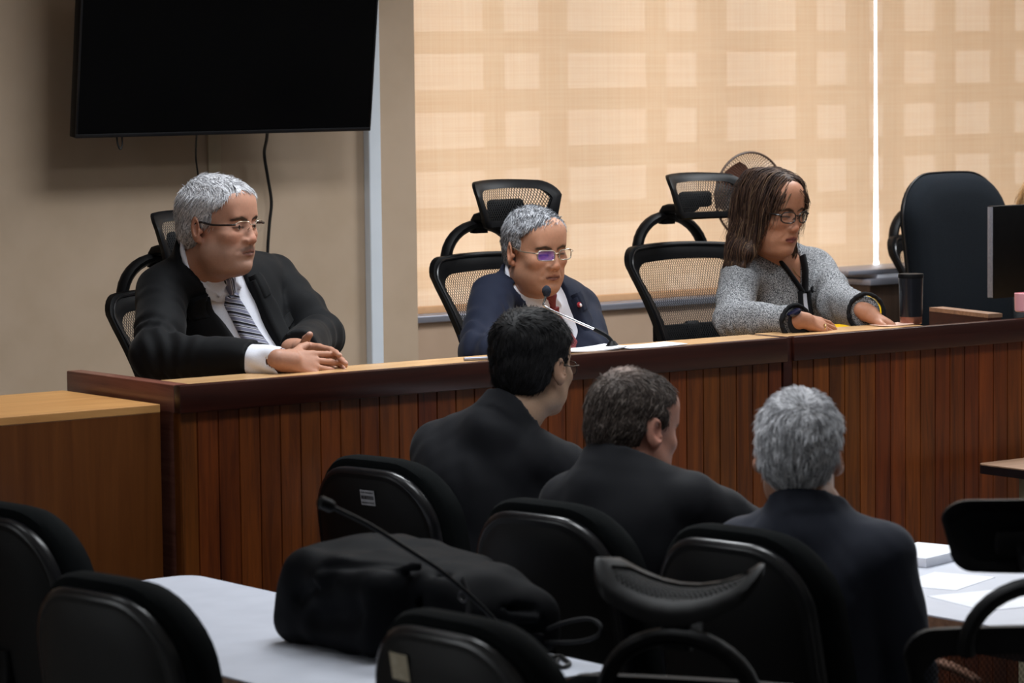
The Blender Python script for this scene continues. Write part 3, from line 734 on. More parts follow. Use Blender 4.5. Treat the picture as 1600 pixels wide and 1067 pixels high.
def monitor():
    tl = at(1553, 322, Y=6.98); bl = at(1549, 467, Y=6.98); wd = 0.54; ht = tl.z-bl.z
    root = tag(empty('monitor', (tl.x+wd/2, 6.98, DESKZ)), 'black computer monitor at the right edge turned away from camera', 'monitor')
    z0 = bl.z-DESKZ; z1 = tl.z-DESKZ
    MB().box(-wd/2, wd/2, 0.0, 0.028, z0, z1, 0.004).build('housing', BLACKPL, root)
    MB().box(-wd/2-0.0014, -wd/2-0.0002, 0.004, 0.026, z0+0.003, z1-0.003, 0.001).build('edge_trim', SILVER, root)
    MB().box(-0.11, 0.11, -0.02, -0.0005, z0+0.06, z1-0.05, 0.01).build('back_cover', BLACKPL, root)
    MB().box(-wd/2+0.006, wd/2-0.006, 0.0285, 0.030, z0+0.012, z1-0.008).build('screen', SCREEN, root)
    MB().box(-0.035, 0.035, -0.055, -0.0205, 0.012, z0+0.2, 0.006).build('stand', BLACKPL, root)
    MB().box(-0.12, 0.12, -0.14, 0.10, 0, 0.0115, 0.003).build('stand_foot', BLACKPL, root)
monitor()
p = at(1602, 488, Z=BZ+0.018)
m = MB().lathe([(0.001, 0), (0.03, 0), (0.034, 0.004), (0.035, 0.055), (0.032, 0.056), (0.031, 0.008), (0.001, 0.007)], 24).build('mug', PINK); m.location = (p.x+0.025, p.y+0.02, BZ+0.018); tag(m, 'pale pink mug under the monitor corner at the picture edge', 'mug')

# low cabinet by the window with a binder and paper on it
a = at(1356, 446, Y=8.45); b = at(1412, 446, Y=8.45)
root = tag(empty('cabinet', (a.x+0.45, 8.56, DAIS)), 'low brown cabinet with grey top edge below the window at right', 'cabinet')
zc = a.z-DAIS
MB().box(-0.43, 0.5, -0.10, 0.2, 0, zc-0.001, 0.003).build('body', CABINET, root, smooth=False)
MB().box(-0.45, 0.52, -0.125, 0.21, zc, zc+0.022, 0.003).build('top', SILVER, root)
ZC = zc+0.022+DAIS
o = MB().box(-0.16, 0.16, -0.1, 0.1, 0, 0.017, 0.002).build('paper_stack', PAPER); o.location = (a.x+0.22, 8.56, ZC+0.0005); tag(o, 'white paper stack on the window cabinet beside the mesh chair', 'paper')
o = MB().box(-0.27, 0.27, -0.11, 0.11, 0, 0.016, 0.003).build('binder', [SILVER]); o.location = (a.x+0.18, 8.565, ZC+0.0185); tag(o, 'grey edged binder lying on top of the white paper stack', 'binder')

# papers on the second white table
def on_table(px, py): return at(px, py, Z=TZ)
p = on_table(1450, 880)
o = MB().box(-0.105, 0.105, -0.075, 0.075, 0, 0.022, 0.002).build('book', PAPER); o.location = (p.x+0.03, p.y+0.05, TZ+0.0005); o.rotation_euler.z = 0.25; tag(o, 'thick white document block beside the right sleeve of the grey haired man', 'document')
p = on_table(1452, 905); stack_sheet('paper_sheet', p.x-0.10, p.x+0.11, p.y-0.12, p.y+0.03, TZ, 'white paper sheet at the right of the grey haired man on table', PAPER, 0.0, 0.35)
p = on_table(1560, 935); stack_sheet('paper_sheet', p.x-0.12, p.x+0.09, p.y-0.12, p.y+0.10, TZ, 'white paper sheet seen through the mesh chair at lower right', PAPER, 0.0, -0.2)

# ------------------------------------------------------------ gooseneck microphone on the white table
def microphone_table():
    b = at(832, 1045, Z=TZ)
    root = tag(empty('microphone', (b.x, b.y, TZ)), 'black gooseneck microphone leaning over the black bag on white table', 'microphone')
    o = Vector((b.x, b.y, TZ))
    MB().lathe([(.026, 0), (.028, .004), (.024, .014), (.010, .024)], 20).build('base', BLACKPL, root)
    dx, dy = -0.79, 0.08
    def q(px, py, t): return at(px, py, Y=b.y+dy*t)-o
    P = [Vector((0, 0, 0.024)), q(802, 1000, 0.01), q(750, 945, 0.06), q(690, 893, 0.12), q(640, 860, 0.18), q(580, 822, 0.25), q(530, 797, 0.31), q(519, 792, 0.325)]
    MB().tube(smooth_path(P, 6), 0.0045, 10).build('gooseneck', BLACKPL, root)
    P = [q(521, 793, 0.322), q(510, 788, 0.335), q(498, 783, 0.35)]
    MB().tube(smooth_path(P, 4), 0.0115, 12, scales=[.6, .9, 1, 1, 1, 1, 1, .95, .6]).build('capsule', BLACKPL, root)
    MB().lathe([(0.0055, -0.01), (0.0065, 0), (0.0055, 0.012)], 12, Matrix.Translation(P[0]*0+Vector((-0.004, 0.002, 0.033)))).build('collar', CHROME, root)
microphone_table()
def small(name, pts, r, label, cat, mat):
    return tag(MB().tube(smooth_path(pts, 6), r, 8).build(name, mat), label, cat)
e = TZ+0.0045
small('cable', [Vector((*at(x, y, Z=e).xy, e)) for x, y in ((836, 1040), (850, 1034), (862, 1027), (875, 1025), (884, 1031), (890, 1037), (880, 1042), (868, 1036), (872, 1030))], 0.0042, 'short tangled black cable on the white table near its right corner', 'cable', CORD)

# ------------------------------------------------------------ implicit surfaces for bodies and clothes
V3 = lambda *a: np.array(a, np.float64)
def vv(p): return np.array([p[0], p[1], p[2]], np.float64)
def nrm(a): a = np.asarray(a, float); return a/np.linalg.norm(a)
class Prim:
    def __init__(s, d, c, R): s.d, s.c, s.R = d, np.asarray(c, float), R
def cap(a, b, ra, rb=None):
    a = np.asarray(a, float); b = np.asarray(b, float); rb = ra if rb is None else rb
    ab = b-a; L2 = max(float(ab@ab), 1e-12)
    def d(P):
        h = np.clip(((P-a)@ab)/L2, 0, 1); return np.linalg.norm(P-a-h[:, None]*ab, axis=1)-(ra+(rb-ra)*h)
    return Prim(d, (a+b)/2, math.sqrt(L2)/2+max(ra, rb))
def ell(c, r, M=None):
    c = np.asarray(c, float); r = np.asarray(r, float)
    def d(P):
        q = P-c
        if M is not None: q = q@M
        k0 = np.linalg.norm(q/r, axis=1); k1 = np.linalg.norm(q/(r*r), axis=1)+1e-9
        return k0*(k0-1)/k1
    return Prim(d, c, float(max(r)))
def rbox(c, h, r, M=None):
    c = np.asarray(c, float); h = np.asarray(h, float)
    def d(P):
        q = P-c
        if M is not None: q = q@M
        q = np.abs(q)-(h-r); return np.linalg.norm(np.maximum(q, 0), axis=1)+np.minimum(q.max(1), 0)-r
    return Prim(d, c, float(np.linalg.norm(h)))
def chain(pts, rs):
    return [cap(pts[i], pts[i+1], rs[i], rs[i+1]) for i in range(len(pts)-1)]
def wedge(planes, c, R):
    pl = [(np.asarray(n, float), np.asarray(p, float)) for n, p in planes]
    def d(P):
        o = None
        for n, p in pl:
            q = (P-p)@n; o = q if o is None else np.maximum(o, q)
        return o
    return Prim(d, c, R)
class SDF:
    """ordered list of smooth unions ('u'), cuts ('s') and intersections ('i')"""
    def __init__(s): s.ops = []; s.disp = []
    def u(s, p, k=0.01):
        for q in (p if isinstance(p, list) else [p]): s.ops.append(('u', q, k))
        return s
    def s(s, p, k=0.004):
        for q in (p if isinstance(p, list) else [p]): s.ops.append(('s', q, k))
        return s
    def i(s, p, k=0.004): s.ops.append(('i', p, k)); return s
    def __call__(s, P, band=0.07):
        P = np.asarray(P, float); c = P.mean(0); rc = np.linalg.norm(P-c, axis=1).max()
        d = np.full(len(P), 1.0)
        for t, p, k in s.ops:
            far = np.linalg.norm(c-p.c)-p.R-rc
            if t in 'us' and far > band+k: continue
            e = p.d(P)
            if t == 'u':
                h = np.maximum(k-np.abs(d-e), 0)/k; d = np.minimum(d, e)-h*h*k*0.25
            else:
                if t == 's': e = -e
                h = np.maximum(k-np.abs(d-e), 0)/k; d = np.maximum(d, e)+h*h*k*0.25
        for f in s.disp: d = d+f(P)
        return d
def wrinkle(amp, freq, seed, axis=None):
    rs = np.random.RandomState(seed); K = rs.normal(size=(5, 3))*freq; Q = rs.normal(size=(5, 3))*freq*0.5; ph = rs.uniform(0, 6.28, (5, 2))
    if axis is not None:
        ax = nrm(axis); K = ax[None]*freq*rs.uniform(0.6, 1.4, (5, 1))*np.sign(rs.normal(size=(5, 1)))+rs.normal(size=(5, 3))*freq*0.25
    def f(P):
        o = 0
        for i in range(5): o = o+np.sin(P@K[i]+ph[i, 0]+1.3*np.sin(P@Q[i]+ph[i, 1]))
        return amp*o/2.2
    return f
def polygonise(f, lo, hi, h, B=8):
    lo = np.asarray(lo, float); n = np.ceil((np.asarray(hi, float)-lo)/h/B).astype(int); N_ = n*B
    cc = [lo[a]+(np.arange(n[a])*B+(B-1)/2)*h for a in range(3)]
    G = np.stack(np.meshgrid(*cc, indexing='ij'), -1).reshape(-1, 3)
    D = np.concatenate([f(G[i:i+256], 0.3) for i in range(0, len(G), 256)])
    act = np.nonzero(np.abs(D) < B*h*1.15)[0]
    val = np.empty((len(G), B**3), np.float32); val[:] = np.sign(D)[:, None]
    o = np.stack(np.meshgrid(*[np.arange(B)*h]*3, indexing='ij'), -1).reshape(-1, 3)
    hb = (B-1)/2*h
    for i in range(0, len(act), 1):
        a = act[i]; val[a] = f(G[a]-hb+o)
    A = val.reshape(n[0], n[1], n[2], B, B, B).transpose(0, 3, 1, 4, 2, 5).reshape(N_)
    S = A < 0
    c8 = [S[i:N_[0]-1+i, j:N_[1]-1+j, k:N_[2]-1+k] for i in (0, 1) for j in (0, 1) for k in (0, 1)]
    anyc = c8[0].copy(); allc = c8[0].copy()
    for q in c8[1:]: anyc |= q; allc &= q
    cells = np.argwhere(anyc & ~allc); idx = np.full(anyc.shape, -1, np.int64); idx[tuple(cells.T)] = np.arange(len(cells))
    acc = np.zeros((len(cells), 3)); cnt = np.zeros(len(cells))
    corners = [(i, j, k) for i in (0, 1) for j in (0, 1) for k in (0, 1)]
    vals = [A[cells[:, 0]+i, cells[:, 1]+j, cells[:, 2]+k].astype(float) for i, j, k in corners]
    for a in range(8):
        for b in range(a+1, 8):
            ca, cb = np.array(corners[a]), np.array(corners[b])
            if np.abs(ca-cb).sum() != 1: continue
            m = (vals[a] < 0) != (vals[b] < 0)
            t = np.where(m, vals[a]/(vals[a]-vals[b]+1e-12), 0); t = np.clip(t, 0, 1)
            p = ca[None]+(cb-ca)[None]*t[:, None]; acc += np.where(m[:, None], p, 0); cnt += m
    V = lo+(cells+acc/np.maximum(cnt, 1)[:, None])*h
    F = []
    for ax in range(3):
        e = np.eye(3, dtype=int)[ax]; b1, b2 = [np.eye(3, dtype=int)[x] for x in ((ax+1) % 3, (ax+2) % 3)]
        s0 = S[:N_[0]-e[0], :N_[1]-e[1], :N_[2]-e[2]]; s1 = S[e[0]:, e[1]:, e[2]:]
        E_ = np.argwhere(s0 != s1); E_ = E_[(E_[:, (ax+1) % 3] > 0) & (E_[:, (ax+2) % 3] > 0) & (E_ < (N_-1)).all(1)]
        q = [idx[tuple((E_-o_).T)] for o_ in (0*e, b1, b1+b2, b2)]
        fl = s0[tuple(E_.T)]
        q = np.stack(q, 1); q = np.where(fl[:, None], q, q[:, ::-1]); F.append(q)
    F = np.concatenate(F); F = F[(F >= 0).all(1)]
    return V, F
def relax(V, F, it=1, w=0.5):
    for _ in range(it):
        a = np.zeros_like(V); c = np.zeros(len(V))
        for i in range(4):
            for j in ((i+1) % 4, (i+3) % 4): np.add.at(a, F[:, i], V[F[:, j]]); np.add.at(c, F[:, i], 1)
        V = V*(1-w)+w*a/np.maximum(c, 1)[:, None]
    return V
def np_mesh(name, V, F, mat, parent=None, origin=None, colour=None):
    me = bpy.data.meshes.new(name); n = len(F); k = F.shape[1]
    if origin is not None: V = V-np.asarray(origin)
    me.vertices.add(len(V)); me.vertices.foreach_set('co', V.astype(np.float32).ravel())
    me.loops.add(n*k); me.loops.foreach_set('vertex_index', F.astype(np.int32).ravel())
    me.polygons.add(n); me.polygons.foreach_set('loop_start', np.arange(0, n*k, k, dtype=np.int32)); me.polygons.foreach_set('loop_total', np.full(n, k, np.int32))
    me.update(calc_edges=True); me.polygons.foreach_set('use_smooth', np.ones(n, bool))
    if colour is not None:
        ca = me.color_attributes.new('pigment', 'FLOAT_COLOR', 'POINT'); ca.data.foreach_set('color', np.concatenate([colour, np.ones((len(V), 1))], 1).astype(np.float32).ravel())
    me.materials.append(mat); me.validate()
    o = bpy.data.objects.new(name, me); COL.objects.link(o)
    if parent: o.parent = parent
    return o
def sdf_obj(name, f, lo, hi, h, mat, root, colour=None, it=1):
    V, F = polygonise(f, lo, hi, h); V = relax(V, F, it, 0.4)
    return np_mesh(name, V, F, mat, root, vv(root.location) if root else None, colour(V) if colour else None)

# ------------------------------------------------------------ people
def pigment_mat(name, rough=0.5, spec=0.35, sss=0.0, vary=0.12, scale=160, bmp=0.12):
    m = new_mat(name, (1, 1, 1, 1), rough, spec); a = N(m, 'Attribute', attribute_name='pigment')
    n = N(m, 'TexNoise', Scale=scale, Detail=3); L(m, coords(m), n.inputs['Vector'])
    hs = N(m, 'HueSaturation'); mr_ = N(m, 'MapRange'); mr_.inputs['To Min'].default_value = 1-vary; mr_.inputs['To Max'].default_value = 1+vary
    L(m, n.outputs['Fac'], mr_.inputs[0]); L(m, mr_.outputs[0], hs.inputs['Value']); L(m, a.outputs['Color'], hs.inputs['Color']); L(m, hs.outputs[0], BS(m).inputs['Base Color'])
    if sss: BS(m).inputs['Subsurface Weight'].default_value = sss; BS(m).inputs['Subsurface Radius'].default_value = (0.012, 0.005, 0.003); BS(m).inputs['Subsurface Scale'].default_value = 0.6
    if bmp: bump(m, n.outputs['Fac'], bmp, 0.001)
    return m
SKIN = pigment_mat('skin', 0.5, 0.35, 0.12)
HAIRM = pigment_mat('hair_strands', 0.62, 0.2, 0, 0.15, 400, 0.0)
EYEW = new_mat('eye_white', lin(205, 196, 188), 0.2); IRIS = new_mat('dark_iris', lin(28, 16, 11), 0.12)
def suit_mat(name, c1, c2, scale=900):
    m = noisy(name, c1, c2, scale, 0.75, 0.16, 0.25, bdist=0.0006); BS(m).inputs['Sheen Weight'].default_value = 0.04; BS(m).inputs['Sheen Roughness'].default_value = 0.4; return m
SUITBLACK = suit_mat('black_wool_suit', lin(11, 12, 14), lin(16, 17, 20))
SUITCHAR = suit_mat('charcoal_wool_suit', lin(20, 21, 25), lin(27, 28, 33))
SUITGREY = suit_mat('slate_wool_suit', lin(38, 41, 51), lin(47, 50, 61))
SUITNAVY = suit_mat('navy_wool_suit', lin(21, 26, 41), lin(29, 35, 53))
SHIRT = noisy('white_cotton_shirt', lin(222, 224, 236), lin(232, 234, 244), 500, 0.75, 0.2, 0.1)
GLASSRIM = noisy('silver_spectacle_metal', lin(175, 165, 150), lin(190, 182, 168), 20, 0.25, 0.5, metal=0.8)
DARKRIM = noisy('dark_spectacle_acetate', lin(24, 18, 17), lin(34, 26, 24), 20, 0.25, 0.5)
def lens_mat(name, tint, amount):
    m = new_mat(name, tint, 0.05); tr = N(m, 'BsdfTransparent'); gl = N(m, 'BsdfGlossy'); gl.inputs['Color'].default_value = tint; gl.inputs['Roughness'].default_value = 0.08
    mx = N(m, 'MixShader'); mx.inputs[0].default_value = amount; L(m, tr.outputs[0], mx.inputs[1]); L(m, gl.outputs[0], mx.inputs[2]); L(m, mx.outputs[0], m.node_tree.nodes['Material Output'].inputs['Surface']); return m
LENS = lens_mat('clear_lens', (0.9, 0.92, 0.95, 1), 0.10); LENSP = lens_mat('violet_reflection_lens', (0.30, 0.18, 1.0, 1), 0.62)
_d = N(LENSP, 'BsdfDiffuse'); _d.inputs['Color'].default_value = (.11, .05, .42, 1); _m = [n for n in LENSP.node_tree.nodes if n.type == 'MIX_SHADER'][0]; L(LENSP, _d.outputs[0], _m.inputs[2])  # diffuse violet paints the coating's reflection onto the lens
def stripe_mat():
    m = new_mat('striped_silk', lin(60, 62, 78), 0.4, 0.4); t = N(m, 'UVMap'); s = N(m, 'SeparateXYZ'); L(m, t.outputs[0], s.inputs[0])
    k = N(m, 'Math', operation='MULTIPLY_ADD'); k.inputs[1].default_value = 0.62; L(m, s.outputs['X'], k.inputs[0]); L(m, s.outputs['Y'], k.inputs[2])
    q = N(m, 'Math', operation='MULTIPLY'); q.inputs[1].default_value = 1/0.027; L(m, k.outputs[0], q.inputs[0])
    f = N(m, 'Math', operation='FRACT'); L(m, q.outputs[0], f.inputs[0])
    g, wt, bk = lin(118, 120, 142), lin(205, 206, 216), lin(16, 17, 24)
    c = ramp(m, f.outputs[0], [(0.0, g), (0.34, wt), (0.42, bk), (0.52, wt), (0.58, g), (0.70, bk), (0.94, wt)])
    for n in m.node_tree.nodes:
        if n.type == 'VALTORGB': n.color_ramp.interpolation = 'CONSTANT'
    L(m, c, BS(m).inputs['Base Color']); return m
STRIPE = stripe_mat()
def dot_mat():
    m = new_mat('dotted_red_silk', lin(110, 12, 20), 0.45, 0.4); t = N(m, 'UVMap'); v = N(m, 'TexVoronoi', Scale=230.0); v.inputs['Randomness'].default_value = 0.15
    L(m, t.outputs[0], v.inputs['Vector']); L(m, ramp(m, v.outputs['Distance'], [(0.22, lin(160, 80, 84)), (0.34, lin(96, 10, 18))]), BS(m).inputs['Base Color']); return m
REDSILK = dot_mat()
def tweed_mat():
    m = new_mat('black_white_tweed', lin(150, 150, 155), 0.95, 0.1)
    n = N(m, 'TexNoise', Scale=300.0, Detail=2, Roughness=0.7); L(m, coords(m, (1, 1, 1.4)), n.inputs['Vector'])
    L(m, ramp(m, n.outputs['Fac'], [(0.38, lin(30, 32, 36)), (0.48, lin(104, 106, 110)), (0.60, lin(178, 179, 182))]), BS(m).inputs['Base Color']); bump(m, n.outputs['Fac'], 0.6, 0.002); return m
TWEED = tweed_mat()
BLACKKNIT = noisy('black_braid_trim', lin(14, 14, 16), lin(26, 26, 29), 500, 0.9, 0.2, 0.5)

def frame(F, U=(0, 0, 1), roll=0.0):
    """columns: the person's left, the back of the head, up"""
    F = nrm(F); U = np.asarray(U, float); Lf = nrm(np.cross(U, F)); U = np.cross(F, Lf)
    c, s = math.cos(roll), math.sin(roll); Lf, U = Lf*c+U*s, U*c-Lf*s
    return np.stack([Lf, -F, U], 1)
class Head:
    def __init__(s, c, F, scale=1.0, roll=0.0, wide=1.0, jowl=0.0, nose=1.0, low=1.0, chin=1.0, fem=False):
        s.c = np.asarray(c, float); s.M = frame(F, roll=roll); s.k = scale; s.wide = wide; s.jowl = jowl; s.nose = nose; s.fem = fem; s.low = low
    def w(s, x, y, z):
        z = z*s.low if z < 0 else z
        return s.c+s.M@(np.array([x*s.wide, y, z])*s.k)
    def loc(s, P): q = ((P-s.c)@s.M)/s.k; q[:, 0] /= s.wide; q[:, 2] = np.where(q[:, 2] < 0, q[:, 2]/s.low, q[:, 2]); return q
    def e(s, c, r, R=None):
        M = s.M if R is None else s.M@R
        return ell(s.w(*c), np.array([r[0]*s.wide, r[1], r[2]])*s.k, M)
    def cp(s, a, b, ra, rb=None): return cap(s.w(*a), s.w(*b), ra*s.k, (ra if rb is None else rb)*s.k)
    def build(s, f):
        k = s.k; j = s.jowl
        f.u(s.e((0, .008, .036), (.0765, .087, .082)) if s.fem else s.e((0, .018, .038), (.0765, .098, .084)), .02)
        f.u(s.e((0, -.030, .000), (.0665, .066, .085)), .03)
        f.u(s.e((0, -.035, -.060), (.056+j*.010, .056, .050+j*.004)), .03)
        f.u(s.e((0, -.070, -.098-.004*j), (.026, .024, .018)), .026)
        for x in (-1, 1):
            f.u(s.e((x*.045, -.060, -.022), (.021, .021, .018)), .022)
            f.u(s.e((x*(.047+j*.008), -.015, -.066), (.018+j*.010, .030, .030+j*.006)), .03)
            if j: f.u(s.e((x*.036, -.052, -.072), (.022, .024, .026)), .02)
        if j: f.u(s.e((0, -.030, -.106), (.052, .052, .026)), .026)
        f.u(s.cp((-.036, -.079, .023), (.036, -.079, .023), .0115), .014)
        f.u(s.e((0, -.06, .06), (.058, .036, .045)), .03)
        for x in (-1, 1): f.s(s.e((x*.032, -.100, .003), (.020, .019, .0125)), .016)
        for x in (-1, 1): f.u(s.e((x*.0315, -.0775, .001), (.0170, .0125, .0125)), .004)
        n = s.nose
        f.u(s.cp((0, -.084, .014), (0, -.101, -.030), .0085, .0125*n), .012)
        f.u(s.e((0, -.1045, -.0335), (.0125*n, .0105, .0100)), .006)
        for x in (-1, 1): f.u(s.e((x*.0135*n, -.096, -.037), (.0085*n, .0125, .0085)), .006)
        for x in (-1, 1): f.s(s.e((x*.0075, -.103, -.046), (.0042, .006, .004)), .004)
        f.u(s.e((0, -.078, -.062), (.033, .0205, .022)), .016)
        lip = .0052 if s.fem else .0042
        for x in (-1, 1):
            f.u(s.cp((0, -.0955, -.0605), (x*.023, -.084, -.0665), lip, lip*.55), .005)
            f.u(s.cp((0, -.0945, -.0735), (x*.021, -.084, -.0685), lip*1.25, lip*.6), .005)
            f.s(s.cp((0, -.1015, -.0668), (x*.024, -.0895, -.0678), .0016), .004)
            f.s(s.cp((x*.021, -.1015, -.040), (x*.035, -.0885, -.064), .0012, .0014), .010)
        f.s(s.cp((-.012, -.098, -.0845), (.012, -.098, -.0845), .0035), .010)
        for x in (-1, 1):                                   # ears
            R = np.array(Matrix.Rotation(x*0.50, 3, 'Z') @ Matrix.Rotation(-0.18, 3, 'X'))
            f.u(s.e((x*.0820, .014, -.006), (.0080, .0205, .0355), R), .006)
            f.u(s.e((x*.0770, .004, -.034), (.007, .0085, .011), R), .005)
            f.s(s.e((x*.0890, .008, -.003), (.0060, .0105, .020), R), .004)
            f.u(s.e((x*.0790, -.002, -.012), (.005, .0045, .007), R), .004)
        return f
    def colour(s, base, lips, brow, stubble=None, st_amt=0.0, mous=None, bw=.0058, lash=(.02, .012, .01), ear=None, lid=None):
        def g(P):
            q = s.loc(P); C = np.tile(np.array(base), (len(P), 1))
            def mix(w, c): 
                w = np.clip(w, 0, 1)[:, None]; C[:] = C*(1-w)+np.array(c)*w
            def dc(a, b):
                a = np.array(a); b = np.array(b); ab = b-a; h = np.clip(((q-a)@ab)/(ab@ab), 0, 1); return np.linalg.norm(q-a-h[:, None]*ab, axis=1), h
            frontal = q[:, 1] < -.045
            def dc2(a, b):
                a = np.array(a)[[0, 2]]; b = np.array(b)[[0, 2]]; p = q[:, [0, 2]]; ab = b-a; h = np.clip(((p-a)@ab)/(ab@ab), 0, 1)
                return np.where(frontal, np.linalg.norm(p-a-h[:, None]*ab, axis=1), 1.0), h
            red = np.array([base[0]*1.04, base[1]*.82, base[2]*.80])
            for x in (-1, 1):
                d, _ = dc((x*.045, -.072, -.03), (x*.04, -.08, -.03)); mix(.45*np.exp(-(d/.018)**2), red)
                d, _ = dc((x*.079, .012, .0), (x*.076, .005, -.03)); mix(.55*np.exp(-(d/.022)**2), red if ear is None else ear)
            d, _ = dc((0, -.115, -.03), (0, -.11, -.038)); mix(.5*np.exp(-(d/.014)**2), red)
            if stubble is not None:
                f = q[:, 1] < .03
                ang = np.clip((-.040-q[:, 2]+.30*np.maximum(np.abs(q[:, 0])-.03, 0))/.02, 0, 1)*np.clip((q[:, 2]+.150)/.03, 0, 1)*np.clip((.020-q[:, 1])/.03, 0, 1)
                mix(st_amt*ang*f, stubble)
            if mous is not None:
                for x in (-1, 1):
                    d, _ = dc2((x*.004, -.100, -.0535), (x*.024, -.088, -.060)); mix(np.clip((.0075-d)/.004, 0, 1)*mous[3], mous[:3])
            for x in (-1, 1):
                d1, h1 = dc2((x*.013, -.097, .0165), (x*.030, -.090, .0235)); d2_, h2 = dc2((x*.030, -.090, .0235), (x*.050, -.076, .0190)); d = np.minimum(d1, d2_+.0008*h2); mix(np.clip((bw-d)/.0022, 0, 1)*.92, brow)
                d, _ = dc2((x*.0165, -.092, .000), (x*.047, -.078, .001)); 
                d2, _ = dc2((x*.017, -.094, -.0015), (x*.032, -.094, .0005)); d3, _ = dc2((x*.032, -.094, .0005), (x*.047, -.082, -.001))
                mix(np.clip((.0034-np.minimum(d2, d3))/.0018, 0, 1)*(lid if lid is not None else .8), lash)
            if lips is not None:
                for x in (-1, 1):
                    d, _ = dc2((0, -.0965, -.0615), (x*.021, -.086, -.0665)); mix(np.clip((.0050-d)/.002, 0, 1)*.8, lips)
                    d, _ = dc2((0, -.0965, -.0730), (x*.019, -.086, -.0685)); mix(np.clip((.0055-d)/.002, 0, 1)*.8, lips)
                    d, _ = dc2((0, -.098, -.0668), (x*.022, -.0885, -.0678)); mix(np.clip((.0024-d)/.0012, 0, 1)*.8, np.array(lips)*.35)
            return np.maximum(C, 0)
        return g

def hand(f, W, fd, nd, side, curl=0.3, scale=1.0, spread=0.06, thumb_in=0.35, curls=None):
    """W wrist, fd towards the fingers, nd out of the back of the hand, side = +1 when the thumb lies along nd x fd"""
    fd = nrm(fd); nd = nrm(nd-fd*(nd@fd)); td = np.cross(nd, fd)*side; k = scale; W = np.asarray(W, float)
    P = lambda a, b, c: W+(fd*a+td*b+nd*c)*k
    f.u(cap(P(-.03, 0, 0), P(.012, 0, 0), .0265*k, .027*k), .012)
    for b0, b1, a1 in ((.014, .028, .088), (.005, .0095, .092), (-.006, -.0095, .088), (-.016, -.028, .080)):
        f.u(cap(P(.01, b0, -.002), P(a1, b1, -.002), .0140*k, .0105*k), .011)
    f.u(cap(P(.03, -.004, -.010), P(.07, 0, -.009), .016*k, .013*k), .016)
    f.u(cap(P(.018, .020, -.010), P(.048, .033, -.013), .0150*k, .0125*k), .014)
    nails = []
    for i, (b, a, l, r) in enumerate(((.0285, .090, (.045, .027, .022), .0088), (.0098, .095, (.050, .031, .023), .0090), (-.0098, .090, (.046, .028, .022), .0085), (-.0285, .082, (.036, .021, .020), .0075))):
        p = P(a, b, -.002); sp = spread*(1.5-i)*0.8; dirv = nrm(fd+td*sp); ang = 0.0
        cs = curls[i] if curls else (curl*.8, curl*1.1, curl*.7)
        for j in range(3):
            ang += cs[j]; dd = dirv*math.cos(ang)-nd*math.sin(ang); q = p+dd*l[j]*k
            f.u(cap(p, q, r*k*(1-.07*j), r*k*(1-.07*(j+1))), .0032)
            if j == 2: nails.append((q+(dirv*math.sin(ang)+nd*math.cos(ang))*r*k*.7-dd*.002, r*k*.75))
            p = q
    p = P(.040, .032, -.012); dt = nrm(fd*.75+td*(.65-thumb_in)-nd*(.15+thumb_in*.6))
    for l, r0, r1, b in ((.036, .0122, .0108, 0.0), (.031, .0108, .0088, .15)):
        dt = nrm(dt+fd*b*.6-td*b*.6); q = p+dt*l*k; f.u(cap(p, q, r0*k, r1*k), .004); p = q
    nails.append((p+td*.006*k, .007*k))
    return nails

def strands(name, roots, dirs, length, width, cols, root, bend=None, seg=4, jitter=0.25, lift=0.0, seed=1, normals=None, curve=None):
    """tapering strand prisms growing from the scalp; roots (N,3), dirs (N,3)"""
    rs = np.random.RandomState(seed); n = len(roots); ln = np.broadcast_to(np.asarray(length, float), (n,))*rs.uniform(.7, 1.2, n)
    d = dirs+rs.normal(size=dirs.shape)*jitter; d /= np.linalg.norm(d, axis=1)[:, None]
    nn = normals; side = np.cross(d, nn); side /= np.linalg.norm(side, axis=1)[:, None]+1e-9
    rings = []; p = roots.copy()
    for s_ in range(seg+1):
        t = s_/seg; w_ = width*(1-t)**0.6 if t < 1 else 0.0002
        rings.append(np.stack([p-side*w_, p+side*w_, p+nn*w_*0.9], 1))
        dd = d if curve is None else curve(p, d, t)
        p = p+dd*(ln/seg)[:, None]+nn*(lift*ln/seg*(1-1.4*t))[:, None]
    R = np.stack(rings, 1); m = (seg+1)*3; V = R.reshape(-1, 3); base = (np.arange(n)*m)[:, None]
    q = np.array([(a*3+i, a*3+(i+1) % 3, a*3+3+(i+1) % 3, a*3+3+i) for a in range(seg) for i in range(3)])
    F = (base[:, :, None]+q[None]).reshape(-1, 4)
    C = np.repeat(cols, m, axis=0)
    return V, F, C
def surf_normals(f, P, e=0.002):
    o = np.zeros_like(P)
    for a in range(3):
        d = np.zeros(3); d[a] = e
        for i in range(0, len(P), 400): o[i:i+400, a] = f(P[i:i+400]+d, .3)-f(P[i:i+400]-d, .3)
    return o/(np.linalg.norm(o, axis=1)[:, None]+1e-9)
def shade_pick(rs, n, tones, weights):
    return np.array(tones)[rs.choice(len(tones), n, p=np.array(weights)/sum(weights))]*rs.uniform(.85, 1.15, (n, 1))
